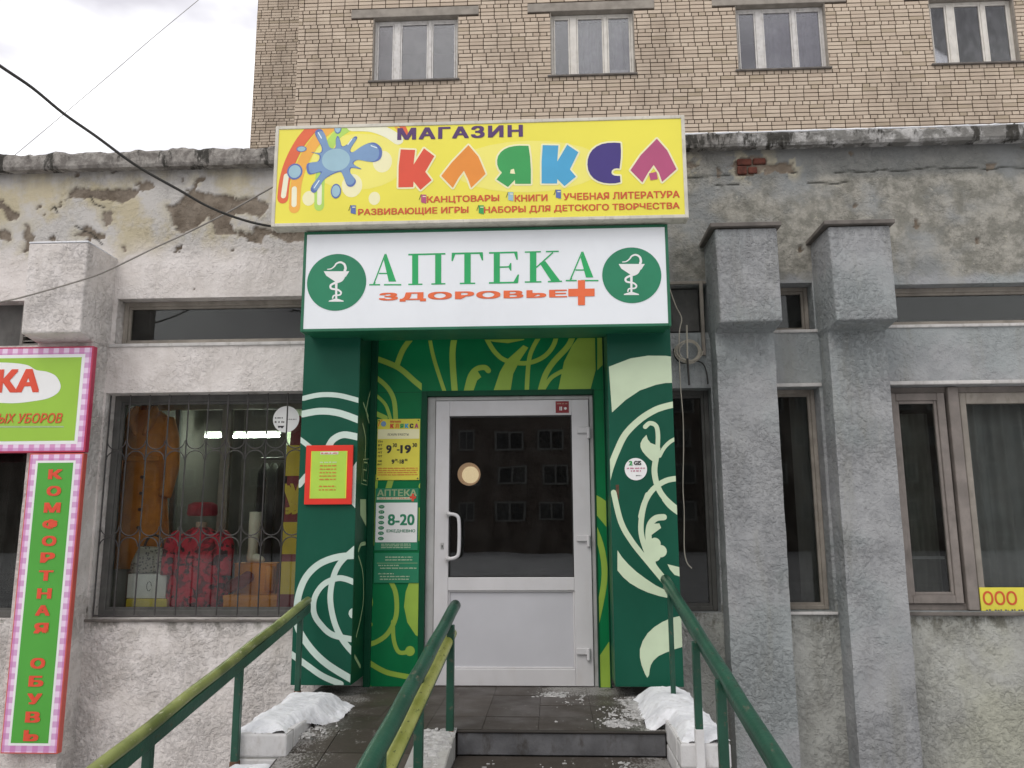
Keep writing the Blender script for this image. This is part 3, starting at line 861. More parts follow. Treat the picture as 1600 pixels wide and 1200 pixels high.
# right-hand wide window: casement + big pane
window(2.37, 5.6, 2.508, 2.812, 'wood_cream', .035, gl='glass_dirty', y=.10, mull=(4.0,))
w4 = frame_mb(2.37, 5.6, .497, 2.066, .045, .10, .18).build('window', M['wood'], shop, .004)
cas = frame_mb(2.43, 2.83, .545, 2.02, .055, .075, .13).build('casement', M['wood'], w4, .004)
frame_mb(2.485, 2.775, .60, 1.965, .022, .085, .12).build('glazing_bead', M['wood'], w4, .003)
pane(2.49, 2.77, .605, 1.96, .10, w4, 'glass_dirty')
mm = MB(); mm.box(2.85, 2.925, .06, .17, .50, 2.06); mm.build('mullion', M['wood'], w4, .005)
mm = MB(); mm.box(2.94, 2.985, .09, .15, .54, 2.02); mm.box(2.985, 5.55, .09, .15, 1.94, 2.02); mm.build('sash', M['wood_cream'], w4, .004)
pane(2.985, 5.55, .54, 1.94, .12, w4, 'glass_dirty')
curtain(2.45, 2.80, .55, 1.9, .30, M['curtain'], w4, .015, 70); curtain(2.98, 5.5, .5, 1.98, .26, M['curtain_up'], w4, .03, 42)
curtain(1.78, 1.92, .5, 2.05, .26, M['room_mid'], shop, .012, 50)
curtain(-5.4, -3.85, .5, 2.05, .4, M['shop_dark'], shop, .02, 40)
mb = MB(); mb.box(2.45, 2.8, .24, .26, .84, .86); mb.pieces('curtain_rail', M['curtain_up'], w4)
# rooms behind
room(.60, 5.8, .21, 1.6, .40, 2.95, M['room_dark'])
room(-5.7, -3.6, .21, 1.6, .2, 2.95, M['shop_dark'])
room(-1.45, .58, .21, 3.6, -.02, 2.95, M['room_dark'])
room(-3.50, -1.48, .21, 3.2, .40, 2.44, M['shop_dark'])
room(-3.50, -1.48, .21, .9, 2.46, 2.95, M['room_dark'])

# ---- green clad entrance
GX0, GX1, GX2, GX3 = -1.715, -1.322, .385, .818
def clad(x0, x1, name='cladding_pillar'):
    mb = MB(); mb.box(x0, x1, -.40, -.002, .072, 2.45); return mb.build(name, M['green_front'], shop, .002)
cl = clad(GX0, GX1); cr_ = clad(GX2, GX3)
lab = {'art_white': 'painted_ornament', 'art_white_r': 'painted_ornament', 'art_lime': 'painted_ornament', 'art_pale': 'painted_ornament'}
# side return of the left pillar is darker film
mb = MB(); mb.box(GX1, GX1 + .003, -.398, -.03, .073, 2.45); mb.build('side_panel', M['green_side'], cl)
mb = MB(); mb.box(GX1 + .004, GX1 + .05, -.06, -.03, .0, 2.45); mb.box(GX2 - .009, GX2 - .002, -.06, -.03, 0, 2.45); mb.pieces('corner_strip', M['green_side'], shop, .002)  # narrow darker green strips in the two corners
# surround of the door
srr = MB()
srr.box(-1.27, -.93, -.03, -.004, 0.0, 2.45); srr.box(.325, .333, -.03, -.004, 0, 2.45)
srr = MB(); srr.box(-1.318, -.93, -.028, -.003, 0, 2.45); srr.box(.309, GX2 - .002, -.028, -.003, 0, 2.45); srr.box(-.93, .309, -.028, -.003, 2.055, 2.45)
sur = srr.build('door_surround', M['green_door'], shop)
mb = MB(); mb.box(-.945, -.905, -.034, .10, 0, 2.06); mb.box(.30, .309, -.034, .10, 0, 2.06); mb.box(-.905, .30, -.034, .10, 2.022, 2.06)
mb.build('surround_edge', M['green_side'], sur, .002)
for (xa, xb, zq) in ((-1.318, -.946, 2.052), (-1.318, -.946, 1.02), (.31, .383, 2.052)):
    q = MB(); q.box(xa, xb, -.0284, -.0279, zq, zq + .003); q.build('board_seam', M['green_side'], sur)
# door
door_fr = MB()
for a in ((-.905, -.845, 0, 2.02), (.272, .30, 0, 2.02), (-.845, .272, 1.992, 2.02)): door_fr.box(a[0], a[1], .0, .08, a[2], a[3])
dfr = door_fr.build('door_frame', M['pvc_grey'], shop, .003)
lf = MB(); L0, L1, LT = -.842, .268, 1.988
GXa, GXb, GZa, GZb = -.742, .145, .731, 1.876
lf.box(L0, GXa, -.012, .05, .004, LT); lf.box(GXb, L1, -.012, .05, .004, LT); lf.box(GXa, GXb, -.012, .05, GZb, LT)
lf.box(GXa, GXb, -.012, .05, .64, GZa); lf.box(GXa, GXb, -.012, .05, .004, .116)
door = lf.build('door', M['pvc'], shop, .004, seg=2)
mb = MB(); mb.box(GXa, GXb, .012, .03, .116, .64); mb.build('lower_panel', M['pvc_panel'], door)
fb = frame_mb(GXa, GXb, .116, .64, .012, .0, .012); fb.build('panel_bead', M['pvc'], door, .003)
fb = frame_mb(GXa, GXb, GZa, GZb, .008, .0, .02); fb.build('glass_gasket', M['p_black'], door)
pane(GXa, GXb, GZa, GZb, .022, door, 'glass_door')
# mitre joints at the lower corners of the leaf
a = P(700, 803, Y=-.02); b = P(700, 873, Y=-.02); hx = P(717, 840, Y=-.09).x
mb = MB(); mb.smooth = True
xb = a.x
mb.tube(smooth([(xb, -.012, a.z), (xb + .01, -.075, a.z), (hx - .02, -.085, a.z - .012), (hx, -.085, a.z - .06), (hx, -.085, b.z + .06), (hx - .02, -.085, b.z + .012), (xb + .01, -.075, b.z), (xb, -.012, b.z)], 5), .0125, 10)
mb.build('door_handle', M['pvc'], door)
for zz in (a.z, b.z):
    c_ = MB(); c_.tube([(xb, -.013, zz), (xb, -.03, zz)], .02, 14); c_.build('handle_rose', M['pvc'], door)
c = P(691, 853, Y=-.012); mb = MB(); mb.box(c.x - .011, c.x + .011, -.018, -.0121, c.z - .022, c.z + .022); mb.build('lock_plate', M['pvc_grey'], door, .003)
mb = MB(); mb.box(c.x - .004, c.x + .004, -.0195, -.0181, c.z - .012, c.z + .006); mb.build('keyhole', M['p_black'], door)
for yy in (672, 841, 1018):
    p = P(917, yy, Y=-.03); mb = MB()
    mb.box(p.x - .07, p.x + .005, -.032, -.0125, p.z - .022, p.z + .022); mb.tube([(p.x + .012, -.026, p.z - .06), (p.x + .012, -.026, p.z + .022)], .013, 10)
    mb.build('hinge', M['pvc'], door, .004)
# film ornament on the green boards
zb3 = zm(450, 500, 4); zb4 = zm(450, 780, 3.871); z8 = zm(550, 500, 3.81); z5 = zm(660, 590, 2.4); zr1 = zm(900, 500, 4); zr2 = zm(900, 780, 2.857)
S = Sheet(-.40, (GX0 + .001, GX1 - .001, .075, 2.44))
for L, wv in (([(95,490),(200,468),(320,472),(460,508)], 31), ([(90,588),(200,570),(320,582),(460,632)], 42), ([(255,790),(285,745),(350,717),(450,735)], 42),
              ([(60,735),(100,765),(145,800)], 30), ([(70,1030),(115,975)], 38)):
    S.stroke('art_white', zb3(L), wv / 4)
S.fill('art_white', zb3([(432,880),(400,925),(392,1145),(422,1178),(440,1170)]))
for L, wv in (([(420,340),(300,350),(190,392),(110,470),(65,580),(52,700),(66,790),(140,905),(240,1000),(385,1090)], 40), ([(10,930),(120,1008),(210,1070),(320,1118)], 35),
              ([(420,512),(350,483),(290,480),(210,520),(160,600),(158,690),(200,760),(270,820),(400,850)], 34), ([(410,295),(320,380),(275,470),(256,600),(280,740),(330,850),(395,930)], 34)):
    S.stroke('art_white', zb4(L), wv / 3.87)
S.disc('art_white', zb4([(398, 690)])[0], 8)
S.build(cl, lab)
S = Sheet(GX1 + .003, (-.397, -.065, .08, 2.44), 'X')
for z_, L, wv in ((zb3, [(518,435),(500,500),(490,570),(505,640)], 4), (zb3, [(470,520),(485,560),(500,600)], 4), (zb3, [(466,650),(484,740),(480,860)], 4),
                  (zb4, [(425,310),(440,275),(466,268)], 6), (zb4, [(425,345),(452,450),(452,640),(412,830)], 4), (zb4, [(402,950),(436,1012)], 6)):
    S.stroke('art_pale', z_(L), wv)
S.fill('art_pale', zb4([(436,0),(470,0),(472,165),(436,95)]))
S.build(cl, lab)
S = Sheet(-.40, (GX2 + .001, GX3 - .001, .075, 2.44))
S.fill('art_white_r', zr1([(205,292),(340,240),(450,223),(560,224),(640,235),(640,392),(560,394),(500,405),(400,440),(310,500),(225,578)]))
for z_, L, wv, s_ in ((zr1, [(650,520),(560,540),(490,565),(400,622),(310,712),(255,820),(215,925),(195,1000)], 40, 4), (zr1, [(432,668),(462,645),(500,662),(512,720),(508,830)], 28, 4),
                  (zr1, [(505,840),(490,940),(510,1040),(560,1120),(660,1205)], 36, 4), (zr1, [(640,735),(590,760),(550,800),(522,850)], 24, 4),
                  (zr1, [(650,988),(560,1005),(480,1060),(430,1140),(405,1230)], 34, 4), (zr2, [(320,-20),(298,50),(290,140),(310,220),(350,300),(412,375)], 24, 2.857),
                  (zr2, [(395,0),(425,35),(480,75)], 24, 2.857), (zr2, [(168,-30),(200,100),(250,190),(330,290),(415,392)], 25, 2.857),
                  (zr2, [(392,80),(355,86),(328,120),(325,190),(345,300)], 28, 2.857)):
    S.stroke('art_white_r', z_(L), wv / s_)
S.fill('art_white_r', zr1([(440,718),(448,745),(465,768),(500,782),(528,800),(520,840),(510,872),(490,890),(462,872),(435,846),(414,820),(403,795),(403,770),(415,745)]), .0015)
S.fill('art_white_r', zr2([(335,110),(372,108),(380,128),(350,150),(330,165)]), .0016)
for c, r in (((352,198), 9), ((378,232), 9.5), ((352,252), 9), ((340,225), 8)): S.disc('art_white_r', zr2([c])[0], r, .0018)
S.fill('art_white_r', zr2([(185,228),(205,258),(235,292),(270,324),(310,354),(355,384),(415,414),(415,442),(370,432),(320,416),(280,398),(240,374),(210,348),(185,318)]), .0014)
S.fill('art_white_r', zr2([(408,290),(480,308),(480,350),(440,338),(420,315)]))
S.fill('art_white_r', zr2([(520,505),(470,520),(425,530),(385,548),(350,570),(320,598),(298,632),(285,670),(285,705),(293,742),(308,780),(318,797),(326,785),(329,760),(334,740),(346,720),(368,700),(400,685),(445,668),(520,645)]), .0014)
S.build(cr_, lab)
S = Sheet(-.028, (-1.316, -.947, .002, 2.44))
SL = [(zb3, [(550,240),(690,298),(800,390),(900,470)], 34, 4), (zb3, [(800,80),(722,180),(680,285)], 34, 4), (zb3, [(550,358),(620,420),(662,500),(674,625)], 28, 4),
      (zb3, [(545,465),(610,530),(642,625)], 20, 4), (zb3, [(540,580),(610,612)], 30, 4), (zb3, [(655,960),(622,1070)], 36, 4),
      (zb3, [(550,980),(535,1150),(530,1300)], 30, 4), (zb4, [(618,490),(652,570),(655,700),(612,800),(550,855),(460,890)], 28, 3.87),
      (zb4, [(635,740),(640,850),(672,925),(740,920)], 24, 3.87), (zb4, [(460,968),(560,1030),(640,1058),(840,1092)], 30, 3.87), (zb4, [(450,1132),(580,1155)], 22, 3.87),
      (zb4, [(482,555),(503,620),(485,690)], 22, 3.87), (zb3, [(530,1130),(545,1250),(540,1400)], 20, 4)]
for z_, L, wv, s_ in SL: S.stroke('art_lime', z_(L), wv / s_)
S.disc('art_lime', zb4([(738, 918)])[0], 7.5, .0016); S.disc('art_lime', zb4([(492, 757)])[0], 5)
S.fill('art_lime', zb3([(820,1050),(825,1020),(880,985),(900,1020),(860,1050)]), sm=True)
S.fill('art_lime', zb3([(830,765),(900,800),(900,850),(830,800)])); S.fill('art_lime', zb4([(790,50),(850,60),(850,262),(790,252)]))
S.fill('art_lime', zb4([(860,350),(800,385),(750,460),(712,560),(702,650),(722,745),(772,822),(870,875)]))
S.build(sur, lab)
S = Sheet(-.028, (-.925, .325, 2.062, 2.44))
for L, wv in (([(620,60),(598,200),(612,430)], 36), ([(455,60),(485,220),(552,430)], 22), ([(680,430),(705,335),(742,292),(790,283),(812,302)], 32),
              ([(795,100),(850,190),(920,243),(1040,257),(1140,220),(1200,150),(1225,60)], 27), ([(1140,60),(1080,160),(1052,250),(1040,430)], 26),
              ([(1325,60),(1290,150),(1200,250),(1150,330),(1120,430)], 34), ([(1250,305),(1185,345),(1140,410)], 25)):
    S.stroke('art_lime', z8(L), wv / 3.81)
S.fill('art_lime', z8([(700,60),(1090,60),(1020,120),(930,138),(840,130),(770,108)]), .0015)
S.fill('art_lime', z8([(840,430),(880,310),(920,240),(1020,150),(1050,165),(1000,240),(960,320),(942,430)]), .0017)
S.fill('art_lime', z8([(1385,55),(1500,50),(1520,240),(1450,300),(1415,430),(1225,430),(1262,250),(1312,150)]), .0019)
S.fill('art_lime', z8([(680,430),(700,350),(745,300),(770,340),(745,360),(720,430)]), .0016)
S.build(sur, lab)
S = Sheet(-.028, (.311, GX2 - .004, .002, 2.44))
S.stroke('art_lime', z5([(635,540),(672,640),(682,760),(650,930)]), 22 / 2.4)
S.fill('art_lime', z5([(630,430),(670,450),(740,500),(740,620),(690,560),(640,500)])); S.fill('art_lime', z5([(640,1080),(720,960),(740,1180),(640,1180)]))
S.fill('art_lime', z8([(1460,40),(1560,40),(1560,200),(1460,300)]), .0015)
S.build(sur, lab)
# paint flaked off the edge of the right board
for a, b, c in (((932,587),(962,640),'rust'), ):
    pass
mb = MB()
for (u, v, hh) in ((233, 345, 85), (235, 455, 80), (248, 1030, 90)):
    p = P(*zr1([(u, v)])[0], Y=-.4); q = P(*zr1([(u + 22, v + hh)])[0], Y=-.4); mb.box(max(p.x, GX2 + .001), q.x, -.4012, -.4002, q.z, p.z)
mb.pieces('flaked_edge', M['rust'], cr_)

# ================================================================== SIGNS
# ---- yellow stationery-shop sign
YX0, YX1, YZ0, YZ1, YY = -1.885, .925, 3.088, 3.822, -.70
ys = thing('yellow_shop_sign', ((YX0 + YX1) / 2, YY, YZ0), 'wide yellow lightbox sign with rainbow coloured letters above the white pharmacy sign', 'sign')
mb = MB(); mb.box(YX0 + .012, YX1 - .012, YY + .006, YY + .125, YZ0 + .012, YZ1 - .012); mb.build('sign_box', M['sign_frame'], ys)
frame_mb(YX0, YX1, YZ0, YZ1, .024, YY - .006, YY + .11).build('sign_frame', M['sign_frame'], ys, .003)
mb = MB(); mb.box(YX0 + .024, YX1 - .024, YY, YY + .005, YZ0 + .024, YZ1 - .024); mb.build('sign_face', M['sign_yellow'], ys)
for xx in (-1.6, -.5, .6):
    mb = MB(); mb.box(xx, xx + .04, YY + .126, .02, 3.35, 3.39); mb.build('bracket', M['metal_dark'], ys)
S = Sheet(YY, (YX0 + .025, YX1 - .025, YZ0 + .025, YZ1 - .025))
z7 = zm(700, 170, 4)
# soft pale areas and rainbow drips
S.disc('glow1', z6([(640, 330)])[0], 75, .0004, sz=.62); S.disc('glow1', z6([(1700, 360)])[0], 120, .0004, sz=.36)
for c, r in (((790,330), 15), ((600,480), 16), ((740,560), 9), ((330,560), 10)): S.disc('halo', z6([c])[0], r, .0006, sz=1.2)
S.stroke('r_green', z6([(620,90),(500,170),(430,300),(400,450),(395,610)]), 15, .0006); S.stroke('r_pale', z6([(398,480),(396,590)]), 7, .0009)
S.stroke('r_orange', z6([(520,70),(400,170),(310,300),(255,450),(240,620)]), 17, .0008); S.stroke('r_pale', z6([(240,500),(238,600)]), 8, .0011)
S.stroke('r_red', z6([(390,80),(285,200),(215,330),(180,450),(168,560)]), 17, .0010); S.stroke('r_pale', z6([(190,420),(172,545)]), 8, .0013)
S.stroke('r_red', z6([(880,75),(925,125),(940,175)]), 8, .0008); S.stroke('r_orange', z6([(850,80),(895,140)]), 4, .0009); S.stroke('r_pale', z6([(600,110),(720,115),(820,150),(890,195)]), 16, .0006)
# a plain paint splash with droplets (no face)
blob = [(520,395),(430,440),(375,520),(345,515),(350,480),(405,400),(330,410),(320,345),(385,330),(395,290),(345,272),(400,275),(410,240),(370,160),(385,130),(420,140),(455,235),(495,245),(500,190),(512,170),(525,195),(540,235),(580,215),(615,175),(632,185),(590,255),(610,270),(680,225),(740,212),(785,250),(780,310),(730,333),(640,320),(610,345),(660,378),(600,370),(590,400),(625,450),(605,485),(570,480),(545,420)]
cx = sum(a for a, b in blob) / len(blob); cy = sum(b for a, b in blob) / len(blob)
S.fill('sp_dark', z6(blob), .0018, sm=True)
S.fill('sp_blue', z6([(cx + (a - cx) * .93, cy + (b - cy) * .93) for a, b in blob]), .0021, sm=True)
S.disc('sp_light', z6([(500, 320)])[0], 22, .0024, sz=.85)
for L in ([(390,150),(410,185)], [(720,232),(755,245)], [(365,495),(395,450)], [(600,190),(575,225)]): S.stroke('sp_spark', z6(L), 1.6, .0026, sm=False)
for c, r, sz in (((512,125), 5.5, 1.5), ((285,252), 8, .6), ((243,393), 12, 1.1), ((500,515), 8, 1.5)):
    S.disc('sp_dark', z6([c])[0], r, .0018, sz=sz); S.disc('sp_light', z6([c])[0], r * .8, .0021, sz=sz)
LET = [('p_red', z6, [(905,255),(995,258),(985,350),(1050,248),(1115,297),(1058,395),(1098,447),(1028,508),(985,455),(983,490),(890,492),(892,360)]),
       ('p_orange', z6, [(1328,228),(1390,300),(1435,408),(1345,495),(1325,440),(1300,388),(1268,430),(1230,495),(1158,420),(1225,335)]),
       ('p_green', z7, [(503,232),(513,300),(518,380),(518,470),(420,470),(418,445),(375,490),(303,443),(337,400),(318,378),(308,350),(307,322),(314,295),(330,272),(352,254),(380,241),(412,234),(445,231)]),
       ('p_blue', z7, [(592,228),(690,230),(683,330),(745,225),(815,272),(762,380),(800,425),(728,485),(683,440),(682,468),(585,468),(585,330)]),
       ('p_navy', z7, [(1078,215),(1081,260),(1080,310),(1072,375),(1055,373),(1038,376),(1025,386),(1021,398),(1026,411),(1040,418),(1058,420),(1075,420),(1078,460),(1045,467),(1010,468),(972,464),(938,453),(910,436),(889,412),(876,383),(871,350),(874,315),(885,283),(903,257),(929,236),(962,221),(1000,214),(1040,212)]),
       ('p_plum', z7, [(1305,188),(1370,262),(1428,378),(1338,458),(1318,400),(1285,352),(1250,400),(1215,462),(1140,385),(1205,290)])]
for key, z_, L in LET:
    S.outline('halo', z_(L), 5.5, .0010); S.fill(key, z_(L), .0018)
S.fill('halo', z7([(388,405),(392,382),(412,376),(420,408)]), .0022)
S.fill('p_plum', z7([(1255,405),(1302,394),(1311,440),(1265,448)]), .0018)
for c, key in (((1048,565), 'p_plum'), ((608,632), 'sp_dark'), ((1408,632), 'p_green')):
    q = z6([c])[0]; S.fill(key, [(q[0]-4,q[1]-7),(q[0]+4,q[1]-7),(q[0]+4,q[1]+7),(q[0]-4,q[1]+5)], .0015); S.stroke('p_black', [(q[0]-4,q[1]-7),(q[0]-7,q[1]+1)], .8, .0017, sm=False); S.stroke('halo', [(q[0]-1,q[1]-4),(q[0]+3,q[1]-4)], 1.4, .0018, sm=False)
for c, key in (((392,550), 'sp_light'), ((690,535), 'sp_dark')):
    q = z7([c])[0]; S.fill(key, [(q[0]-4,q[1]-7),(q[0]+4,q[1]-7),(q[0]+4,q[1]+7),(q[0]-4,q[1]+5)], .0015); S.stroke('p_black', [(q[0]-4,q[1]-7),(q[0]-7,q[1]+1)], .8, .0017, sm=False); S.stroke('halo', [(q[0]-1,q[1]-4),(q[0]+3,q[1]-4)], 1.4, .0018, sm=False)
S.build(ys, {k: 'lettering' for k in ('p_red','p_orange','p_green','p_blue','p_navy','p_plum','p_black')} | {'halo': 'letter_outline', 'sp_blue': 'paint_splash', 'sp_dark': 'paint_splash', 'sp_light': 'paint_splash', 'sp_spark': 'paint_splash', 'r_red': 'rainbow_band', 'r_orange': 'rainbow_band', 'r_green': 'rainbow_band', 'r_pale': 'rainbow_band', 'glow1': 'light_patch'})
def zt(z_, a, b): return z_([a])[0], z_([b])[0]
text('МАГАЗИН', P(621, 205, Y=YY).x, P(817, 205, Y=YY).x, P(720, 216.5, Y=YY).z, P(720, 197.5, Y=YY).z, YY, 'p_purple', ys, bold=.045, space=1.18)
def line(t, x0, x1, yc, h, mat='p_brick', bold=.03, par=ys, Y=YY, **k):
    return text(t, P(x0, yc, Y=Y).x, P(x1, yc, Y=Y).x, P((x0+x1)/2, yc + h/2, Y=Y).z, P((x0+x1)/2, yc - h/2, Y=Y).z, Y, mat, par, bold=bold, **k)
line('КАНЦТОВАРЫ', 667, 780, 311.5, 12); line('КНИГИ', 804, 855.5, 309.5, 10.5); line('УЧЕБНАЯ ЛИТЕРАТУРА', 880, 1062, 305.5, 11)
line('РАЗВИВАЮЩИЕ ИГРЫ', 559.5, 732, 330.5, 12); line('НАБОРЫ ДЛЯ ДЕТСКОГО ТВОРЧЕСТВА', 756, 1062, 325.5, 12)

# ---- white pharmacy sign
WX0, WX1, WZa, WZb, WY = -1.667, .783, 2.381, 3.066, -.62
ws = thing('white_pharmacy_sign', ((WX0 + WX1) / 2, WY, WZa), 'white lightbox pharmacy sign with two round green bowl and snake emblems', 'sign')
mb = MB(); mb.box(WX0 + .004, WX1 - .004, WY + .003, -.30, WZa, WZb); mb.build('sign_box', M['frame_green'], ws, .003)
frame_mb(WX0 - .012, WX1 + .012, WZa - .008, WZb + .012, .02, WY - .004, WY + .10).build('sign_frame', M['frame_green'], ws, .003)
mb = MB(); mb.box(WX0 + .008, WX1 - .008, WY, WY + .0025, WZa + .012, WZb - .008); mb.build('sign_face', M['sign_white'], ws)
S = Sheet(WY, (WX0 + .01, WX1 - .01, WZa + .013, WZb - .009))
def A_(x0, x1, yt, yb, w_=1):
    cx_ = (x0 + x1) / 2; H = yb - yt
    return [('f', [(cx_ + .03*(x1-x0), yt), (x1 - 8, yb - 5), (x1 - 8 - 11.5, yb - 5), (cx_ - .045*(x1-x0), yt + H * .22)]),
            ('s', [(cx_, yt + 1), (x0 + 7, yb - 1)], 2.0), ('s', [(cx_ - (x1-x0)*.20, yb - H*.36), (cx_ + (x1-x0)*.22, yb - H*.36)], 2.0),
            ('s', [(x0, yb), (x0 + 17, yb)], 2.2), ('s', [(x1 - 27, yb), (x1, yb)], 2.2), ('s', [(x0 + 7, yb - 1.0), (x0 + 9, yb - 4)], 2.6)]
ops = []
def sh(L, dy): return L
t0, b0 = 396.5, 444.8      # tops and baselines of the first letters
ops += A_(577, 627, 396, 445)
ops += [('f', [(644,398),(653.5,398),(653.5,444),(644,444)]), ('f', [(680,397),(689.5,397),(689.5,444),(680,444)]), ('s', [(638,398),(696,396.6)], 2.6), ('s', [(638,444.4),(660,444.2)], 2.2), ('s', [(674,443.8),(696,443.4)], 2.2)]
ops += [('f', [(725.5,397),(735.5,397),(735.5,442.5),(725.5,442.5)]), ('s', [(707,396.4),(754,395.4)], 2.8), ('s', [(718.5,443),(742.5,442.7)], 2.2), ('f', [(706,395),(712,396),(707.5,408),(705.5,408)]), ('f', [(754.5,394.5),(748.5,395.5),(753,407),(755,407)])]
ops += [('f', [(771.5,395.5),(781,395.5),(781,441.5),(771.5,441.5)]), ('s', [(764,395.3),(808,394.3)], 2.6), ('s', [(764,442.2),(809,441.4)], 2.6), ('s', [(781,417.5),(797,417)], 2.4), ('f', [(808.5,393.5),(803,394.5),(807,406),(809,406)]), ('f', [(811,429),(809,429),(802,441),(809.5,442)]), ('f', [(797.5,411),(799,411),(799,423),(797.5,423),(794,417)])]
ops += [('f', [(828,394),(838,394),(838,440.5),(828,440.5)]), ('s', [(820,394),(845,393.4)], 2.2), ('s', [(820,440.8),(846,440.4)], 2.2), ('s', [(864,394.6),(838,418)], 2.2), ('f', [(843,411),(852,408),(876,440),(862,440)]), ('s', [(853,393.3),(873,392.8)], 2.2), ('s', [(856,440.2),(878,439.6)], 2.2)]
ops += A_(884, 935, 392.5, 438.5)
for o in ops:
    if o[0] == 'f': S.fill('pharm_letter', o[1], .0014)
    else: S.stroke('pharm_letter', o[1], o[2], .0012, sm=False, caps=False)
px_ = P(908, 457, Y=WY)
S.fill('pharm_orange', [(903,438),(914,438),(914,477),(903,477)], .0022); S.fill('pharm_orange', [(888,451.5),(929,451),(929,463),(888,463.5)], .0024)
for (cx_, cy_, s_) in ((526, 441, 1.0), (987, 430, 1.02)):
    S.disc('pharm_green', (cx_, cy_), 46.3, .0010, n=64, sz=.985)
    e = lambda L: [(cx_ + a * s_, cy_ + b * s_) for a, b in L]
    S.fill('p_white', e([(-20,-17),(20,-17),(15,-9),(5,-3),(1.5,-1),(1,28),(-2,28),(-2.5,-1),(-7,-4),(-16,-10)]), .0016)
    S.fill('p_white', e([(-12,29),(-3,26),(2,26),(11,29),(11,30.5),(-12,30.5)]), .0018)
    S.stroke('p_white', e([(-14,-20),(-8,-21),(-3,-25),(0,-29),(6,-31),(12,-28),(14,-22),(13,-18)]), 4.2, .0020, taper=(.35, 1))
    S.stroke('p_white', e([(13,-12),(8,-3),(-2,1),(-9,5),(-8,10),(2,12),(7,16),(5,20),(-4,21),(-6,25)]), 3.6, .0020, taper=(1.1, .6))
S.build(ws, {'pharm_green': 'emblem', 'p_white': 'emblem', 'pharm_letter': 'lettering', 'pharm_orange': 'red_cross'})
text('ЗДОРОВЬЕ', P(592, 463, Y=WY).x, P(886, 460, Y=WY).x, P(740, 469.5, Y=WY).z, P(740, 455, Y=WY).z, WY, 'pharm_orange', ws, bold=.05, space=1.1)

# ---- pink gingham bordered signs at the left
LY = -.26
ps = thing('headwear_shop_sign', (-4.2, LY, 1.64), 'lime green sign with pink gingham border, red letters on a white cloud', 'sign')
SX1 = P(147, 540, Y=LY).x; SZ1 = P(120, 541, Y=LY).z; SZ0 = P(120, 706.5, Y=LY).z
SX0 = -5.1
mb = MB(); mb.box(SX0, SX1, LY, LY + .05, SZ0, SZ1); mb.build('sign_board', M['pink_edge'], ps, .003)
bd = lambda k, m_, l: (lambda q: (q.box(SX0 + k, SX1 - k, LY - l, LY - l + .0006, SZ0 + k, SZ1 - k), q.build('border' if m_ == 'gingham' else 'sign_face', M[m_], ps)))(MB())
bd(.012, 'gingham', .001); bd(.058, 'p_white', .002); bd(.082, 'lime', .003)
S = Sheet(LY - .003, (SX0 + .083, SX1 - .083, SZ0 + .083, SZ1 - .083)); zz = zm(0, 520, 3.53)
S.fill('p_white', zz([(-200,180),(-60,165),(60,166),(150,178),(200,205),(260,215),(310,240),(335,290),(320,330),(270,360),(200,375),(90,388),(-20,385),(-200,370)]), .0012, sm=True)
S.fill('art_pale', zz([(-200,514),(352,514),(352,522),(-200,524)]), .0012)
S.build(ps, {'p_white': 'cloud_shape', 'art_pale': 'underline'})
text_px('КА', (-2, 577.5), (61.5, 613), LY, 'p_red', ps, bold=.05, lvl=.0056)
text_px('ЫХ УБОРОВ', (-2, 646.5), (97.5, 661), LY, 'p_brick', ps, bold=.02, shear=.2, lvl=.0056)
vs = thing('comfort_shoes_sign', (-3.58, LY, -.45), 'tall narrow green sign with red vertical letters and pink gingham border', 'sign')
VX0 = (P(42, 712, Y=LY).x + P(5, 1172, Y=LY).x) / 2; VX1 = (P(132, 712, Y=LY).x + P(88, 1180, Y=LY).x) / 2
VZ1 = SZ0 - .006; VZ0 = P(45, 1178, Y=LY).z
mb = MB(); mb.box(VX0, VX1, LY, LY + .05, VZ0, VZ1); mb.build('sign_board', M['red_edge'], vs, .003)
for k, m_, l in ((.009, 'gingham', .001), (.052, 'p_white', .002), (.068, 'leaf', .003)):
    q = MB(); q.box(VX0 + k, VX1 - k, LY - l, LY - l + .0006, VZ0 + k, VZ1 - k); q.build('border' if m_ == 'gingham' else 'sign_face', M[m_], vs)
xc = (VX0 + VX1) / 2 + .008
for ch, yc in zip('КОМФОРТНАЯОБУВЬ', (741, 767, 793, 819, 845, 871, 899, 927, 953.5, 981, 1036, 1064, 1091.5, 1120, 1149)):
    zc = P(70, yc, Y=LY).z; wv = .052 if ch not in 'МФ' else .06
    text(ch, xc - wv, xc + wv, zc - .036, zc + .034, LY, 'p_red', vs, bold=.05, lvl=.0054)

# ---- small plates
def plate(name, label, a, b, Y, mat, th=.008, cat='notice', par=None, bevel=.002):
    p = P(*a, Y=Y); q = P(*b, Y=Y)
    r = thing(name, ((p.x + q.x) / 2, Y, q.z), label, cat)
    mb = MB(); mb.box(p.x, q.x, Y, Y + th, q.z, p.z); mb.build('plate', M[mat], r, bevel)
    return r, p.x, q.x, q.z, p.z
def dashes(r, x0, x1, z, h, Y, mat, seed, n=7, name='small_print'):
    rr = random.Random(seed); mb = MB(); x = x0
    while x < x1 - .002:
        wv = rr.uniform(.35, 1.1) * (x1 - x0) / n; xe = min(x + wv, x1)
        # letter-sized ticks inside each word
        k = x
        while k < xe:
            mb.box(k, min(k + h * .55, xe), Y - .0022, Y - .0014, z, z + h * rr.uniform(.75, 1)); k += h * .8
        x = xe + h * .8
    if mb.v: mb.build(name, M[mat], r)
rn, x0, x1, z0_, z1_ = plate('red_framed_notice', 'lime paper notice in a bright red plastic frame on the left green pillar', (478.5, 696), (549, 788), -.405 - .02, 'plate_red', .02)
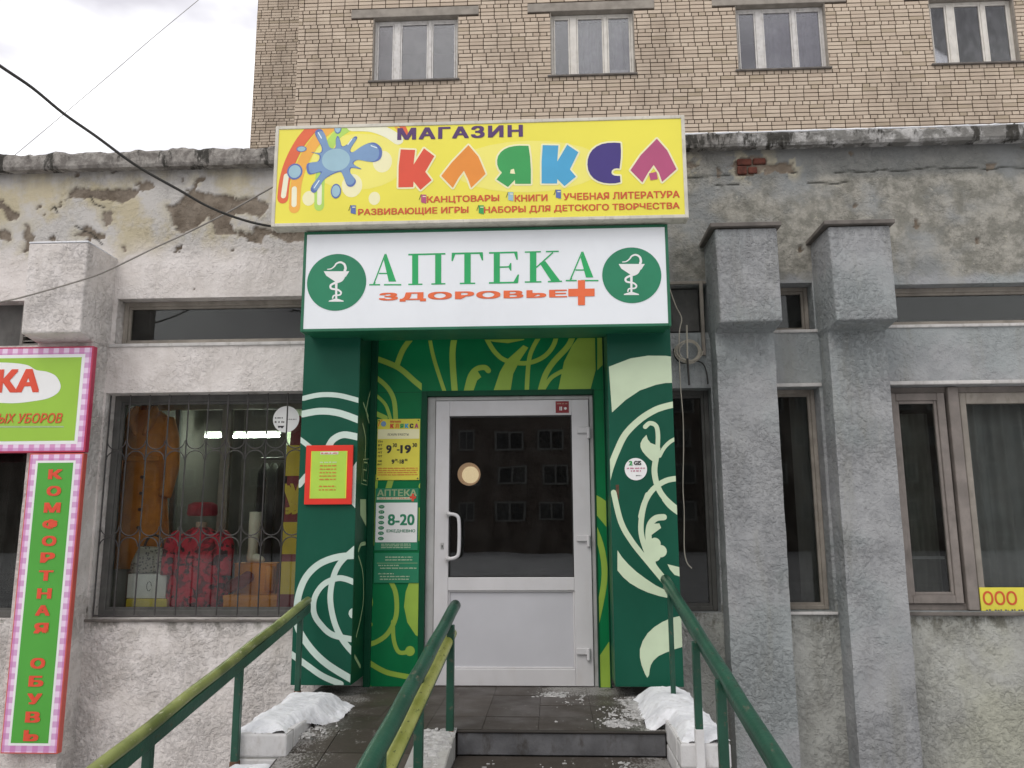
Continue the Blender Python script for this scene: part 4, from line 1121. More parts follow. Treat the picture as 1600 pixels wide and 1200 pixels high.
q = MB(); q.box(x0 + .037, x1 - .037, -.4262, -.4252, z0_ + .04, z1_ - .04); q.build('paper', M['plate_lime'], rn)
for a_, b_ in ((x0 + .037, x0 + .042), (x1 - .042, x1 - .037)):
    q = MB(); q.box(a_, b_, -.4272, -.4264, z0_ + .04, z1_ - .04); q.build('paper_edge', M['box_yellow'], rn)
q = MB(); q.box(x0 + .1, x1 - .1, -.4272, -.4264, z1_ - .062, z1_ - .045); q.build('paper_heading', M['p_white'], rn)
dashes(rn, x0 + .105, x1 - .105, z1_ - .058, .009, -.4272, 'p_brick', 1, 3)
for k in range(9):
    if k == 6: continue
    dashes(rn, x0 + .10, x1 - .11, z1_ - .12 - k * .023, .009, -.4256, 'p_brick' if k != 0 else 'art_white_r', 10 + k, 4)
YP = -.036
yp, x0, x1, z0_, z1_ = plate('yellow_hours_plate', 'yellow opening hours plate with rainbow letters, topmost plate left of the door', (590, 655), (655, 750), YP, 'plate_yellow', .007)
q = MB(); q.box(x0 + .004, x1 - .004, YP - .0016, YP - .0008, z1_ - .145, z1_ - .075); q.build('white_stripe', M['halo'], yp)
S = Sheet(YP, (x0, x1, z0_, z1_))
c0 = (x0 + .045, z1_ - .035)
S.disc('sp_blue', c0, .02, .0014, px=False, n=9); S.stroke('r_red', [(x0 + .008, z1_ - .05), (x0 + .015, z1_ - .025), (x0 + .035, z1_ - .008)], .006, .0012, px=False)
S.build(yp, {'sp_blue': 'paint_splash', 'r_red': 'rainbow_band'})
W_ = x1 - x0
for i, (ch, key) in enumerate(zip('КЛЯКСА', ('p_red', 'p_orange', 'p_green', 'p_blue', 'p_black', 'p_plum'))):
    xa = x0 + W_ * (.30 + .115 * i); text(ch, xa, xa + W_ * .088, z1_ - .068, z1_ - .035, YP, key, yp, bold=.07)
text('Магазин', x0 + W_ * .30, x0 + W_ * .55, z1_ - .027, z1_ - .010, YP, 'p_red', yp, bold=.03)
text('РЕЖИМ РАБОТЫ', x0 + W_ * .25, x0 + W_ * .74, z1_ - .122, z1_ - .105, YP, 'p_black', yp, bold=.0, lvl=.0024)
H_ = z1_ - z0_
def tz(t, a, b, c, d, mat='p_black', bold=.04, **k): text(t, x0 + W_ * a, x0 + W_ * b, z1_ - H_ * d, z1_ - H_ * c, YP, mat, yp, bold=bold, **k)
tz('9', .22, .345, .43, .565); tz('30', .37, .47, .40, .465, bold=.03); tz('-', .47, .53, .50, .52); tz('19', .55, .80, .43, .565); tz('30', .83, .94, .40, .465, bold=.03)
tz('9', .35, .42, .665, .735); tz('00', .43, .49, .655, .69, bold=.02); tz('-', .49, .52, .70, .71); tz('18', .54, .64, .665, .735); tz('00', .66, .72, .655, .69, bold=.02)
for i, d_ in enumerate(('ПН', 'ВТ', 'СР', 'ЧТ', 'ПТ')): tz(d_, .03, .13, .355 + i * .06, .385 + i * .06, bold=.02)
for i, d_ in enumerate(('СБ', 'ВС')): tz(d_, .03, .13, .675 + i * .055, .70 + i * .055, bold=.02)
for i in range(4): dashes(yp, x0 + .01, x1 - .012, z1_ - H_ * (.815 + i * .035), .007, YP, 'p_brick', 40 + i, 6)
for a_ in (x0 + .012, x1 - .012):
    for b_ in (z0_ + .012, z1_ - .012):
        q = MB(); q.tube([(a_, YP - .004, b_), (a_, YP, b_)], .005, 8); q.build('screw', M['metal_dark'], yp)
pp, x0, x1, z0_, z1_ = plate('pharmacy_hours_plate', 'green and white pharmacy opening hours plate below the yellow hours plate', (587, 763), (652.5, 860), YP, 'pharm_green', .007)
W_ = x1 - x0; H_ = z1_ - z0_
def tz(t, a, b, c, d, mat='p_black', bold=.04, **k): text(t, x0 + W_ * a, x0 + W_ * b, z1_ - H_ * d, z1_ - H_ * c, YP, mat, pp, bold=bold, **k)
tz('АПТЕКА', .04, .96, .02, .13, 'art_pale', .03); q = MB(); q.box(x0 + .01, x1 - .03, YP - .0014, YP - .0006, z1_ - H_ * .185, z1_ - H_ * .145); q.build('stripe', M['art_white_r'], pp)
tz('ЗДОРОВЬЕ', .08, .78, .15, .18, 'p_red', .01, lvl=.0022)
q = MB(); q.box(x1 - .048, x1 - .032, YP - .0034, YP - .0026, z1_ - H_ * .215, z1_ - H_ * .09); q.box(x1 - .063, x1 - .017, YP - .0044, YP - .0036, z1_ - H_ * .17, z1_ - H_ * .135); q.build('red_cross', M['p_red'], pp)
q = MB(); q.box(x0 + .006, x1 - .006, YP - .0016, YP - .0008, z1_ - H_ * .87, z1_ - H_ * .235); q.build('white_field', M['p_white'], pp)
tz('8-20', .30, .92, .42, .60, 'pharm_green', .03, lvl=.0024); tz('ЕЖЕДНЕВНО', .28, .94, .665, .72, 'pharm_green', .02, lvl=.0024)
S = Sheet(YP, (x0, x1, z0_, z1_))
for k in range(7): S.disc('pharm_green', (x0 + W_ * .15, z1_ - H_ * (.30 + k * .085)), .021, .0024, px=False, sz=.6)
S.build(pp, {'pharm_green': 'day_badge'})
for k, d_ in enumerate(('ПН', 'ВТ', 'СР', 'ЧТ', 'ПТ', 'СБ', 'ВС')): tz(d_, .11, .19, .288 + k * .085, .315 + k * .085, 'art_white_r', 0, lvl=.0034)
for k in range(3): dashes(pp, x0 + .05, x1 - .05, z1_ - H_ * (.905 + k * .028), .006, YP, 'art_white_r', 60 + k, 6)
ap, x0, x1, z0_, z1_ = plate('green_address_plate', 'small dark green plate with fine white text, lowest plate left of the door', (585, 864), (654, 911), YP, 'pharm_green', .007)
for k, (a_, b_) in enumerate(((.25, .85), (.25, .85), (.0, 0), (.10, .55), (.14, .95), (0, 0), (.10, .45), (.14, .80), (.14, .78))):
    if b_: dashes(ap, x0 + (x1 - x0) * a_, x0 + (x1 - x0) * b_, z1_ - .033 - k * .019, .008, YP, 'art_white_r', 80 + k, 6)
q = MB(); q.box(x0 + .02, x1 - .01, YP - .0014, YP - .0006, z1_ - .072, z1_ - .069); q.build('rule_line', M['art_pale'], ap)
# round stickers
def round_sticker(name, label, c, rpx, Y, cat='sticker'):
    p = P(*c, Y=Y); e = P(c[0] + rpx, c[1], Y=Y); r = e.x - p.x
    t = thing(name, (p.x, Y, p.z - r), label, cat)
    mb = MB(); mb.tube([(p.x, Y, p.z), (p.x, Y + .001, p.z)], r, 40); mb.build('disc', M['p_white'], t)
    return t, p, r
gs, p, r = round_sticker('round_map_sticker', 'small round white sticker on the right green pillar beside the door', (993.5, 733), 17.5, -.4035)
text('2', p.x - r * .62, p.x - r * .28, p.z + r * .34, p.z + r * .74, -.4035, 'p_green', gs, bold=.05); text('GIS', p.x - r * .16, p.x + r * .50, p.z + r * .36, p.z + r * .74, -.4035, 'p_black', gs, bold=.04)
for k in range(2): dashes(gs, p.x - r * (.8 - .35 * k), p.x + r * (.8 - .35 * k), p.z + r * (.02 - .24 * k), r * .13, -.4035, 'p_plum', 90 + k, 4)
dashes(gs, p.x + r * .0, p.x + r * .45, p.z - r * .62, r * .10, -.4035, 'p_black', 95, 3)
rs_, p, r = round_sticker('round_window_poster', 'round white poster stuck inside the display window near the green pillar', (447, 655), 20.5, .118)
dashes(rs_, p.x - r * .85, p.x - r * .15, p.z + r * .05, r * .11, .118, 'p_black', 97, 3); dashes(rs_, p.x - r * .85, p.x - r * .1, p.z - r * .28, r * .16, .118, 'drip', 98, 3)
dashes(rs_, p.x + r * .05, p.x + r * .8, p.z - r * .05, r * .08, .118, 'drip', 99, 5)
q = MB(); q.prism([(p.x - r * .62, p.z - r * .5), (p.x - r * .1, p.z - r * .5), (p.x - r * .25, p.z - r * .7), (p.x - r * .42, p.z - r * .6), (p.x - r * .52, p.z - r * .68)], .1155, .1165); q.build('black_mark', M['p_black'], rs_)
ds, x0, x1, z0_, z1_ = plate('door_sticker', 'small dark red sticker on the top rail of the white door', (868, 627), (889, 645), -.0145, 'maroon', .001, 'sticker', bevel=0)
W_ = x1 - x0; text('II', x0 + W_ * .30, x0 + W_ * .48, z0_ + .018, z0_ + .045, -.0145, 'p_white', ds, bold=.02); text('*', x0 + W_ * .62, x0 + W_ * .85, z0_ + .022, z0_ + .042, -.0145, 'p_white', ds, bold=.04)
dashes(ds, x0 + .01, x1 - .01, z1_ - .022, .008, -.0145, 'beige', 5, 2)
# outline emblem on the pillar's side
es = Sheet(GX1 + .003, (-.397, -.06, .08, 2.44), 'X')
fr = zb3([(468,872),(505,868),(492,1032),(456,1022),(468,872)])
es.stroke('art_pale', fr, 1.6, .0024, sm=False); es.stroke('art_pale', zb3([(474,890),(494,892),(488,940),(470,935),(466,1000),(486,1005)]), 2.2, .0028, sm=False)
es.build(cl, {'art_pale': 'outline_mark'})
# yellow company board inside the right window
cb, x0, x1, z0_, z1_ = plate('yellow_company_board', 'yellow company name board with red round letters behind the right window', (1530, 918), (1700, 959), .075, 'plate_yellow', .01)
text_px('ООО', (1534.5, 923.5), (1590, 945.5), .075, 'p_brick', cb, bold=.015)
text_px('"', (1600, 922), (1606, 930), .075, 'p_brick', cb, bold=.015)
for k in range(1): dashes(cb, x0 + .03, x0 + .42, z0_ + .008, .024, .075, 'drip', 7, 6)

# ================================================================== DISPLAY WINDOW CONTENTS
# inner partition frame
pf = thing('inner_window_frame', (-2.3, .62, .42), 'grey painted inner window frame standing behind the display', 'window frame')
YF = .72
a = P(356, 640, Y=YF); top = P(300, 640, Y=YF).z
mb = MB(); mb.box(a.x - .045, a.x + .035, YF, YF + .06, .42, 2.43); mb.build('mullion', M['wood_cream'], pf, .004)
mb = MB(); mb.box(-3.45, -1.5, YF + .002, YF + .055, top, top + .05); mb.build('head_rail', M['wood_cream'], pf, .004)
mb = MB(); mb.box(P(270, 700, Y=YF).x, P(270, 700, Y=YF).x + .04, YF + .002, YF + .055, .42, top); mb.build('mullion', M['dark_wood'], pf, .004)
# far wall by the tubes, their greenish light put into its colour
fw = MB(); p = P(345, 625, Y=2.4); q = P(478, 715, Y=2.4); fw.box(-2.75, -1.49, 2.42, 2.46, q.z, 2.43); fw.build('upper_wall', M['shop_wall_lit'], shop)
fw = MB(); fw.box(-3.48, -1.49, .8, 2.4, 2.425, 2.435); fw.build('shop_ceiling', M['shop_wall_lit'], shop)
for (a_, b_) in (((321, 682), (346, 682)), ((365, 682), (436, 681))):
    p = P(*a_, Y=1.9); q = P(*b_, Y=1.9)
    t = thing('tube_light', ((p.x + q.x) / 2, 1.9, p.z - .03), 'short lit fluorescent tube left of the inner mullion' if a_[0] < 350 else 'long lit fluorescent tube right of the inner mullion', 'lamp', 'tube lights in the shop')
    mb = MB(); mb.tube([(p.x, 1.9, p.z), (q.x, 1.9, p.z)], .011, 10); mb.build('tube', M['tube_light'], t)
    mb = MB(); mb.box(p.x - .01, q.x + .01, 1.9, 1.95, p.z + .025, p.z + .05); mb.build('fitting', M['p_white'], t)
rk = thing('clothes_rack', (-2.0, 1.6, .0), 'dim rack of dark hanging clothes at the back of the shop', 'clothes rack')
mb = MB(); mb.tube([(-2.7, 1.6, 1.72), (-1.55, 1.6, 1.72)], .012, 8); mb.build('rail', M['grille'], rk)
for k in range(14):
    xk = -2.66 + k * .082; mb = MB(); mb.smooth = True
    mb.loft([ell0 for ell0 in [[(xk + .03 * math.cos(a * math.pi / 6) * w_, 1.6 + .20 * math.sin(a * math.pi / 6) * w_, z_) for a in range(12)] for z_, w_ in ((.75, 1.0), (1.3, .95), (1.58, .9), (1.68, .3))]])
    mb.build('hanging_garment', M[('shop_dark', 'room_dark', 'roll', 'room_mid', 'drip')[(k * 3) % 5]], rk)
# display shelf
mb = MB(); mb.box(-3.49, -1.49, .20, .70, .40, .46); mb.build('display_shelf', M['dark_wood'], shop, .003)
mb = MB(); mb.box(-2.2, -1.49, .46, .69, .46, .60)
def ell(cx, cy, z, a, b, n=28, ru=0, k=7, ph=0, sq=1.0):
    o = []
    for i in range(n):
        t = 2 * math.pi * i / n; rr = 1 + ru * math.sin(k * t + ph)
        o.append((cx + a * rr * math.copysign(abs(math.cos(t)) ** sq, math.cos(t)), cy + b * rr * math.copysign(abs(math.sin(t)) ** sq, math.sin(t)), z))
    return o
# orange coat on a dress form
CY = .54
c_t = P(232, 640, Y=CY); c_b = P(215, 888, Y=CY); cx = P(226, 740, Y=CY).x
zt_, zb_ = c_t.z, c_b.z
coat = thing('orange_coat', (cx, CY, zb_), 'long orange buttoned coat on a display form at the left of the shop window', 'coat')
mb = MB(); mb.smooth = True; H = zt_ - zb_
prof = [(0, .235, .13), (.15, .225, .13), (.35, .20, .12), (.55, .175, .115), (.68, .165, .11), (.80, .185, .115), (.90, .195, .11), (.96, .15, .09), (1.0, .075, .07)]
rg = []
for i in range(len(prof) - 1):
    for k in range(4):
        t = k / 4; a_ = [u + (v - u) * t for u, v in zip(prof[i], prof[i + 1])]
        rg.append(ell(cx, CY, zb_ + H * a_[0], a_[1], a_[2], 40, .045 * (1 - a_[0]), 9, a_[0] * 3, .85))
mb.loft(rg); mb.build('coat_body', M['coat'], coat)
for s_ in (-1, 1):
    mb = MB(); mb.smooth = True
    mb.tube(smooth([(cx + s_ * .15, CY, zb_ + H * .93), (cx + s_ * .21, CY - .02, zb_ + H * .80), (cx + s_ * .235, CY - .03, zb_ + H * .62), (cx + s_ * .215, CY - .08, zb_ + H * .44)], 4), [.062] * 5 + [.056] * 4 + [.05] * 4, 14)
    mb.build('sleeve', M['coat'], coat)
    mb = MB(); mb.smooth = True
    mb.tube(smooth([(cx + s_ * .07, CY - .05, zt_ + .01), (cx + s_ * .085, CY - .115, zb_ + H * .93), (cx + s_ * .03, CY - .13, zb_ + H * .82)], 4), [.022, .03, .036, .038, .038, .034, .028, .02, .008], 8)
    mb.build('lapel', M['coat'], coat)
mb = MB(); mb.smooth = True; mb.loft([ell(cx, CY, zt_ - .03, .06, .055), ell(cx, CY, zt_ + .03, .062, .058), ell(cx, CY, zt_ + .10, .085, .08), ell(cx, CY, zt_ + .15, .05, .05)]); mb.build('form_neck', M['fur'], coat)
mb = MB(); mb.box(cx - .17, cx + .17, CY - .128, CY - .10, zb_ + H * .66, zb_ + H * .69); mb.build('belt', M['coat'], coat, .005)
for k in (.56, .46, .36, .25):
    mb = MB(); mb.tube([(cx + .05, CY - .14, zb_ + H * k), (cx + .05, CY - .125, zb_ + H * k)], .013, 10); mb.build('button', M['button'], coat)
mb = MB(); mb.tube([(cx, CY, .46), (cx, CY, zb_ + .1)], .012, 8); mb.build('form_stand', M['metal_dark'], coat)
mb = MB(); mb.tube([(cx, CY, .46), (cx, CY, .475)], .12, 20); mb.build('stand_base', M['metal_dark'], coat)
# red floral outfit with hat
RY = .36; rx = P(312, 870, Y=RY).x; rz0 = .462; rz1 = P(312, 830, Y=RY).z
red = thing('red_floral_outfit', (rx, RY, rz0), 'red floral dress on a small display form wearing a crimson hat', 'dress')
H = rz1 - rz0; rg = []
prof = [(0, .17, .12), (.15, .215, .14), (.35, .215, .13), (.55, .18, .12), (.75, .19, .115), (.90, .19, .11), (1.0, .10, .08), (1.06, .05, .045)]
for i in range(len(prof) - 1):
    for k in range(5):
        t = k / 5; a_ = [u + (v - u) * t for u, v in zip(prof[i], prof[i + 1])]
        rg.append(ell(rx, RY, rz0 + H * a_[0], a_[1], a_[2], 48, .07, 11, math.sin(a_[0] * 14) * 1.5, .9))
mb = MB(); mb.smooth = True; mb.loft(rg); mb.build('dress_body', M['floral'], red)
for s_ in (-1, 1):
    mb = MB(); mb.smooth = True
    mb.tube(smooth([(rx + s_ * .13, RY, rz0 + H * .93), (rx + s_ * .20, RY - .02, rz0 + H * .80), (rx + s_ * .21, RY - .05, rz0 + H * .45)], 5), [.06, .075, .08, .08, .075, .07, .066, .065, .062, .06, .058], 14)
    mb.build('sleeve', M['floral'], red)
mb = MB(); mb.smooth = True; mb.tube([(rx, RY, rz1 - .02), (rx, RY, rz1 + .07)], .042, 16); mb.build('form_neck', M['beige'], red)
hz = P(318, 795, Y=RY).z
mb = MB(); mb.smooth = True; mb.loft([ell(rx, RY, hz - .055, .10, .09), ell(rx, RY, hz - .04, .115, .105), ell(rx, RY, hz - .01, .11, .10, ru=.03), ell(rx, RY, hz + .03, .108, .10), ell(rx, RY, hz + .05, .07, .065)]); mb.build('hat', M['redhat'], red)
# handbag on its box
BY = .30; p = P(200, 897, Y=BY); q = P(258, 935, Y=BY)
bx = thing('shoe_box', ((p.x + q.x) / 2, BY + .08, .462), 'white shoe box with yellow base under the patterned handbag', 'box')
zmid = q.z
mb = MB(); mb.box(p.x, q.x, BY, BY + .2, max(zmid, .50), p.z); mb.build('box_lid', M['box_white'], bx, .004)
p2 = P(197, 935, Y=BY - .03); q2 = P(261, 935, Y=BY - .03); mb = MB(); mb.box(p2.x, q2.x, BY - .03, BY + .2, .462, zmid - .003); mb.build('box_base', M['box_yellow'], bx, .004)
mb = MB(); mc = (p.x + q.x) / 2; mb.tube([(mc + .02 + .018 * math.cos(t * .7), BY - .002, p.z - .09 + .035 * math.sin(t * .7)) for t in range(9)], .0022, 6); mb.build('printed_mark', M['p_black'], bx)
a = P(200, 896, Y=BY + .03); b = P(262, 830, Y=BY + .03); ztop = P(230, 855, Y=BY + .03).z
bag = thing('patterned_handbag', ((a.x + b.x) / 2, BY + .09, p.z + .002), 'grey and black patterned handbag with a round handle on the white box', 'handbag')
mb = MB(); mb.smooth = False; bw = (b.x - a.x) / 2; bc = (a.x + b.x) / 2
mb.prism([(bc - bw, p.z + .003), (bc + bw * .95, p.z + .003), (bc + bw * .98, p.z + .06), (bc + bw * .75, ztop), (bc - bw * .55, ztop + .01), (bc - bw * .92, p.z + .09)], BY + .03, BY + .09); mb.build('bag_body', M['bag'], bag, .02, seg=3)
mb = MB(); mb.smooth = True; mb.tube([(bc + .03 + .075 * math.cos(t * math.pi / 12), BY + .06, ztop - .01 + .10 * math.sin(t * math.pi / 12)) for t in range(13)], .010, 8); mb.build('bag_handle', M['button'], bag)
# boxes, roll and boot at the right
p = P(349, 931, Y=.30); q = P(436, 957, Y=.30)
ob = thing('flat_orange_box', ((p.x + q.x) / 2, .38, .462), 'flat orange shoe box at the front of the display beside the red dress', 'box')
mb = MB(); mb.box(p.x, q.x, .30, .46, .462, p.z); mb.build('box_body', M['box_orange'], ob, .004)
mb = MB(); mb.box(p.x - .003, q.x + .003, .297, .463, p.z - .03, p.z + .003); mb.build('box_lid', M['box_orange'], ob, .003)
p = P(367, 881, Y=.49); q = P(430, 930, Y=.49)
ob2 = thing('tall_orange_box', ((p.x + q.x) / 2, .58, .462), 'orange shoe box standing under the cream boot', 'box')
mb = MB(); mb.box(p.x, q.x, .49, .67, .462, p.z); mb.build('box_body', M['box_orange'], ob2, .004)
mb = MB(); mb.box(p.x - .004, q.x + .004, .487, .673, p.z + .0005, p.z + .006); mb.build('box_lid', M['box_orange'], ob2, .002)
rl = MB(); rl.smooth = True; a = P(350, 928, Y=.40); b = P(395, 892, Y=.47)
rl.tube(smooth([(a.x, .40, p.z - .18), ((a.x + b.x) / 2 + .03, .42, p.z - .13), (b.x, .455, p.z - .07)], 4), [.03, .045, .05, .05, .05, .045, .045, .04, .02], 12)
tag(rl.build('dark_red_scarf', M['roll']), 'dark red rolled scarf leaning against the orange boxes', 'scarf')
mb = MB(); mb.smooth = True; a = P(421, 900, Y=.44)
mb.tube([(a.x, .45, p.z - .20), (a.x, .45, p.z - .02)], .035, 14); tag(mb.build('orange_canister', M['box_orange']), 'upright orange cylinder beside the dark red scarf', 'canister')
bz0 = p.z + .008; a = P(399, 800, Y=.57); bx_ = a.x; bz1 = a.z
boot = thing('cream_boot', (bx_, .57, bz0), 'tall cream leather boot standing on the orange box', 'boot')
mb = MB(); mb.smooth = True; H = bz1 - bz0
mb.loft([ell(bx_ - .01, .57, bz0 + .0, .035, .035), ell(bx_ - .01, .57, bz0 + H * .12, .04, .042), ell(bx_ - .005, .57, bz0 + H * .28, .036, .042), ell(bx_ + .002, .57, bz0 + H * .55, .045, .05), ell(bx_ + .006, .57, bz0 + H * .8, .05, .055), ell(bx_ + .008, .57, bz1, .05, .055)]); mb.build('boot_shaft', M['boot'], boot)
mb = MB(); mb.smooth = True; mb.tube(smooth([(bx_ - .03, .575, bz0 + .035), (bx_ + .02, .565, bz0 + .035), (bx_ + .075, .555, bz0 + .02), (bx_ + .095, .55, bz0 + .014)], 4), [.03, .034, .036, .037, .036, .034, .031, .028, .025, .021, .018, .015, .008], 12); mb.build('boot_foot', M['boot'], boot)
# maroon board with mustard squares and letters
MY = .26
p = P(432, 700, Y=MY); q = P(478, 960, Y=MY)
bn = thing('maroon_vertical_board', (-1.65, MY, .462), 'tall maroon board with mustard letter squares beside the green pillar', 'sign')
mb = MB(); mb.prism([(P(431, 955, Y=MY).x, .463), (-1.50, .463), (-1.50, 1.93), (P(449, 690, Y=MY).x + .03, 1.93)], MY, MY + .02); mb.build('board', M['maroon'], bn)
zz2 = zm(130, 600, 3.243)
for k, (ya, yb, xa) in enumerate(((310, 465, 1032), (505, 660, 1015), (700, 862, 1008), (900, 1065, 1000))):
    a = P(*zz2([(xa, ya)])[0], Y=MY); b = P(*zz2([(1115, yb)])[0], Y=MY)
    if k != 1:
        mb = MB(); mb.box(a.x, a.x + .19, MY - .002, MY - .001, b.z, a.z); mb.build('letter_square', M['mustard'], bn)
    else: text('У', a.x, a.x + .19, b.z, a.z, MY, 'mustard', bn, bold=.08)
# grille in front of the display window
gr = thing('window_grille', (-2.45, .02, .46), 'grey iron window grille with scalloped arcs over the display window', 'grille')
GY = .045; xs = [P(x, 622, Y=GY).x for x in (204, 236, 266, 297, 327, 358, 388.5, 420, 450)]
dx = (xs[-1] - xs[0]) / 8; xs = [xs[0] + dx * (i - 1) for i in range(12)]
for x in xs:
    if x > -1.62: continue
    mb = MB(); mb.tube([(x, GY, .455), (x, GY, 2.07)], .0055, 6); mb.build('bar', M['grille'], gr)
for (zc) in (P(300, 703, Y=GY).z, P(300, 838, Y=GY).z):
    for i in range(len(xs) - 1):
        if xs[i + 1] > -1.6: continue
        for s_ in (-1, 1):
            xm = (xs[i] + xs[i + 1]) / 2; rr = dx / 2 - .006
            mb = MB(); mb.tube([(xm + rr * math.cos(t * math.pi / 10), GY - .008, zc - s_ * (.006 + rr * .95) + s_ * rr * .95 * math.sin(t * math.pi / 10)) for t in range(11)], .0045, 5)
            mb.build('scallop', M['grille'], gr)
mb = MB(); mb.tube([(-3.315, GY, .462), (-1.61, GY, .462)], .006, 6); mb.build('bottom_bar', M['grille'], gr)
mb = MB(); mb.tube([(-3.34, GY, P(150, 705, Y=GY).z), (-3.345, -.03, P(150, 705, Y=GY).z)], .006, 6); mb.build('wall_anchor', M['ledge'], gr)
# globe lamp seen through the door
p = P(735, 742, Y=2.6)
t = thing('globe_lamp', (p.x, 2.6, p.z - .1), 'round warm globe lamp glowing behind the door glass', 'lamp')
mb = MB(); mb.smooth = True; mb.sphere(p, .088, 12); mb.build('globe', M['globe'], t)
p2 = P(733, 741, Y=2.75); mb = MB(); mb.smooth = True; mb.tube([(p2.x, 2.72, p2.z), (p2.x, 2.76, p2.z)], .12, 24); mb.build('glow_disc', M['globe_glow'], t)  # glowing disc added behind the globe as its dimmer ring of light

# ================================================================== BRICK APARTMENT BUILDING BEHIND
BYP = 8.0
apt = thing('apartment_building', (2.5, BYP, GZ), 'tall sand-coloured brick apartment building rising behind the shop roof', 'building')
BX0 = P(463, 120, Y=BYP).x; BX1 = 11.5; BZ0, BZ1 = 7.2, 13.2
win = []
def wx(a, b): return P(a[0], a[1], Y=BYP).x, P(b[0], b[1], Y=BYP).x
for (a, b, c) in (((582, 80), (716, 80), 0), ((860, 70), (992, 70), 1), ((1151, 60), (1293, 60), 2), ((1455, 50), (1590, 50), 3)):
    x0, x1 = wx(a, b); win.append((x0, x1))
wz0 = P(800, 121, Y=BYP).z; wz1 = P(650, 26, Y=BYP).z
CH = .0765; SW = .26; JT = .0165
wall_b = MB()
YB = BYP + .012
cuts = sorted(win)
xprev = BX0
for (x0, x1) in cuts: wall_b.box(xprev, x0, YB, YB + .4, BZ0, BZ1); xprev = x1
wall_b.box(xprev, BX1, YB, YB + .4, BZ0, BZ1)
for (x0, x1) in cuts: wall_b.box(x0, x1, YB, YB + .4, BZ0, wz0); wall_b.box(x0, x1, YB, YB + .4, wz1, BZ1)
bw_ = wall_b.build('wall', M['mortar'], apt)
wall_c = MB(); XL = P(397, 110, Y=12.6).x
wall_c.box(XL, BX0 + .5, 12.612, 13.0, BZ0, 18.5); wall_c.build('side_wall', M['mortar_back'], apt)
sw = MB(); sw.box(BX0 + .005, BX0 + .3, YB + .4, 12.6, BZ0, 18.5); sw.build('return_wall', M['mortar_back'], apt)
up = MB(); up.box(BX0, BX1, YB, YB + .4, BZ1, 18.5); up.build('upper_wall', M['brick_stuff'], apt)
bricks = []
rr = random.Random(3)
zrow = 8.05; row = 0; cyc = 0; rows = []
while zrow < 13.1:
    rows.append((zrow, row % 4 == 3, row // 4)); zrow += CH; row += 1
lint = [(x0 - .42, x1 + .38, wz1 + .0, wz1 + .175) for x0, x1 in win]
def free(x0, x1, z0, z1):
    o = [(x0, x1)]
    for (a, b) in win:
        if z1 > wz0 - .02 and z0 < wz1 + .005:
            n = []
            for (c, d) in o:
                if d <= a or c >= b: n.append((c, d)); continue
                if c < a: n.append((c, a))
                if d > b: n.append((b, d))
            o = n
    for (a, b, c0, d0) in lint:
        if z1 > c0 and z0 < d0:
            n = []
            for (c, d) in o:
                if d <= a or c >= b: n.append((c, d)); continue
                if c < a: n.append((c, a))
                if d > b: n.append((b, d))
            o = n
    return [(c, d) for c, d in o if d - c > .008]
def courses(xa, xb, Y, into, seed, split=None):
    r2 = random.Random(seed); offs = {}
    for (z, head, grp) in rows:
        if head: wv = SW / 2; off = r2.uniform(0, SW)
        else:
            wv = SW; off = offs.setdefault(grp, r2.uniform(0, SW))
        x = xa - off
        while x < xb:
            c0, c1 = max(x + JT / 2, xa + .002), min(x + wv - JT / 2, xb - .002)
            ww = wv
            if not head and grp % 3 == 1 and r2.random() < 0: ww = wv / 2
            if c1 - c0 > .008:
                for (c, d) in (free(c0, c1, z, z + CH) if Y < 9 else [(c0, c1)]):
                    jz = r2.uniform(-.0022, .0022); into.append((c, d, z + JT / 2 + jz, z + CH - JT / 2 + jz, Y - r2.uniform(0, .006)))
            x += ww
courses(BX0, BX1, BYP, bricks, 11)
side = []
zz_ = rows[-1][0] + CH
while zz_ < 18: rows.append((zz_, row % 4 == 3, row // 4)); zz_ += CH; row += 1
courses(XL, BX0 - .0, 12.6, side, 12)
# the 300 that show largest: stretchers low in the wall and near the middle
def score(b):
    full = (b[1] - b[0]) > .2
    vis = P(1080, 200, Y=BYP).x < b[0] and b[0] < P(1600, 100, Y=BYP).x and b[2] > 9.25 * (15.9 / 15.9) * .0 + P(1300, 203, Y=BYP).z
    return (full and vis, -b[2])
bricks.sort(key=score, reverse=True)
proto = {}
for i, b in enumerate(bricks[:300]):
    wv = b[1] - b[0]; key = round(wv, 2)
    hh = b[3] - b[2]
    if key not in proto:
        q = MB(); q.box(-wv / 2, wv / 2, 0, .03, 0, hh)
        me = bpy.data.meshes.new('brick'); me.from_pydata(q.v, [], q.f); me.materials.append(M['brick']); proto[key] = me
    o = bpy.data.objects.new('brick', proto[key]); COL.objects.link(o); o.parent = apt
    o.location = Vector(((b[0] + b[1]) / 2, b[4], b[2])) - Vector(apt.location)
    o.rotation_euler = (0, R_(rr.uniform(-.35, .35)), 0)
q = MB()
for b in bricks[300:] + side: q.box(b[0], b[1], b[4], b[4] + .03, b[2], b[3])
tag(q.build('brick_courses', M['brick_stuff'], apt), kind='stuff')
q = MB()
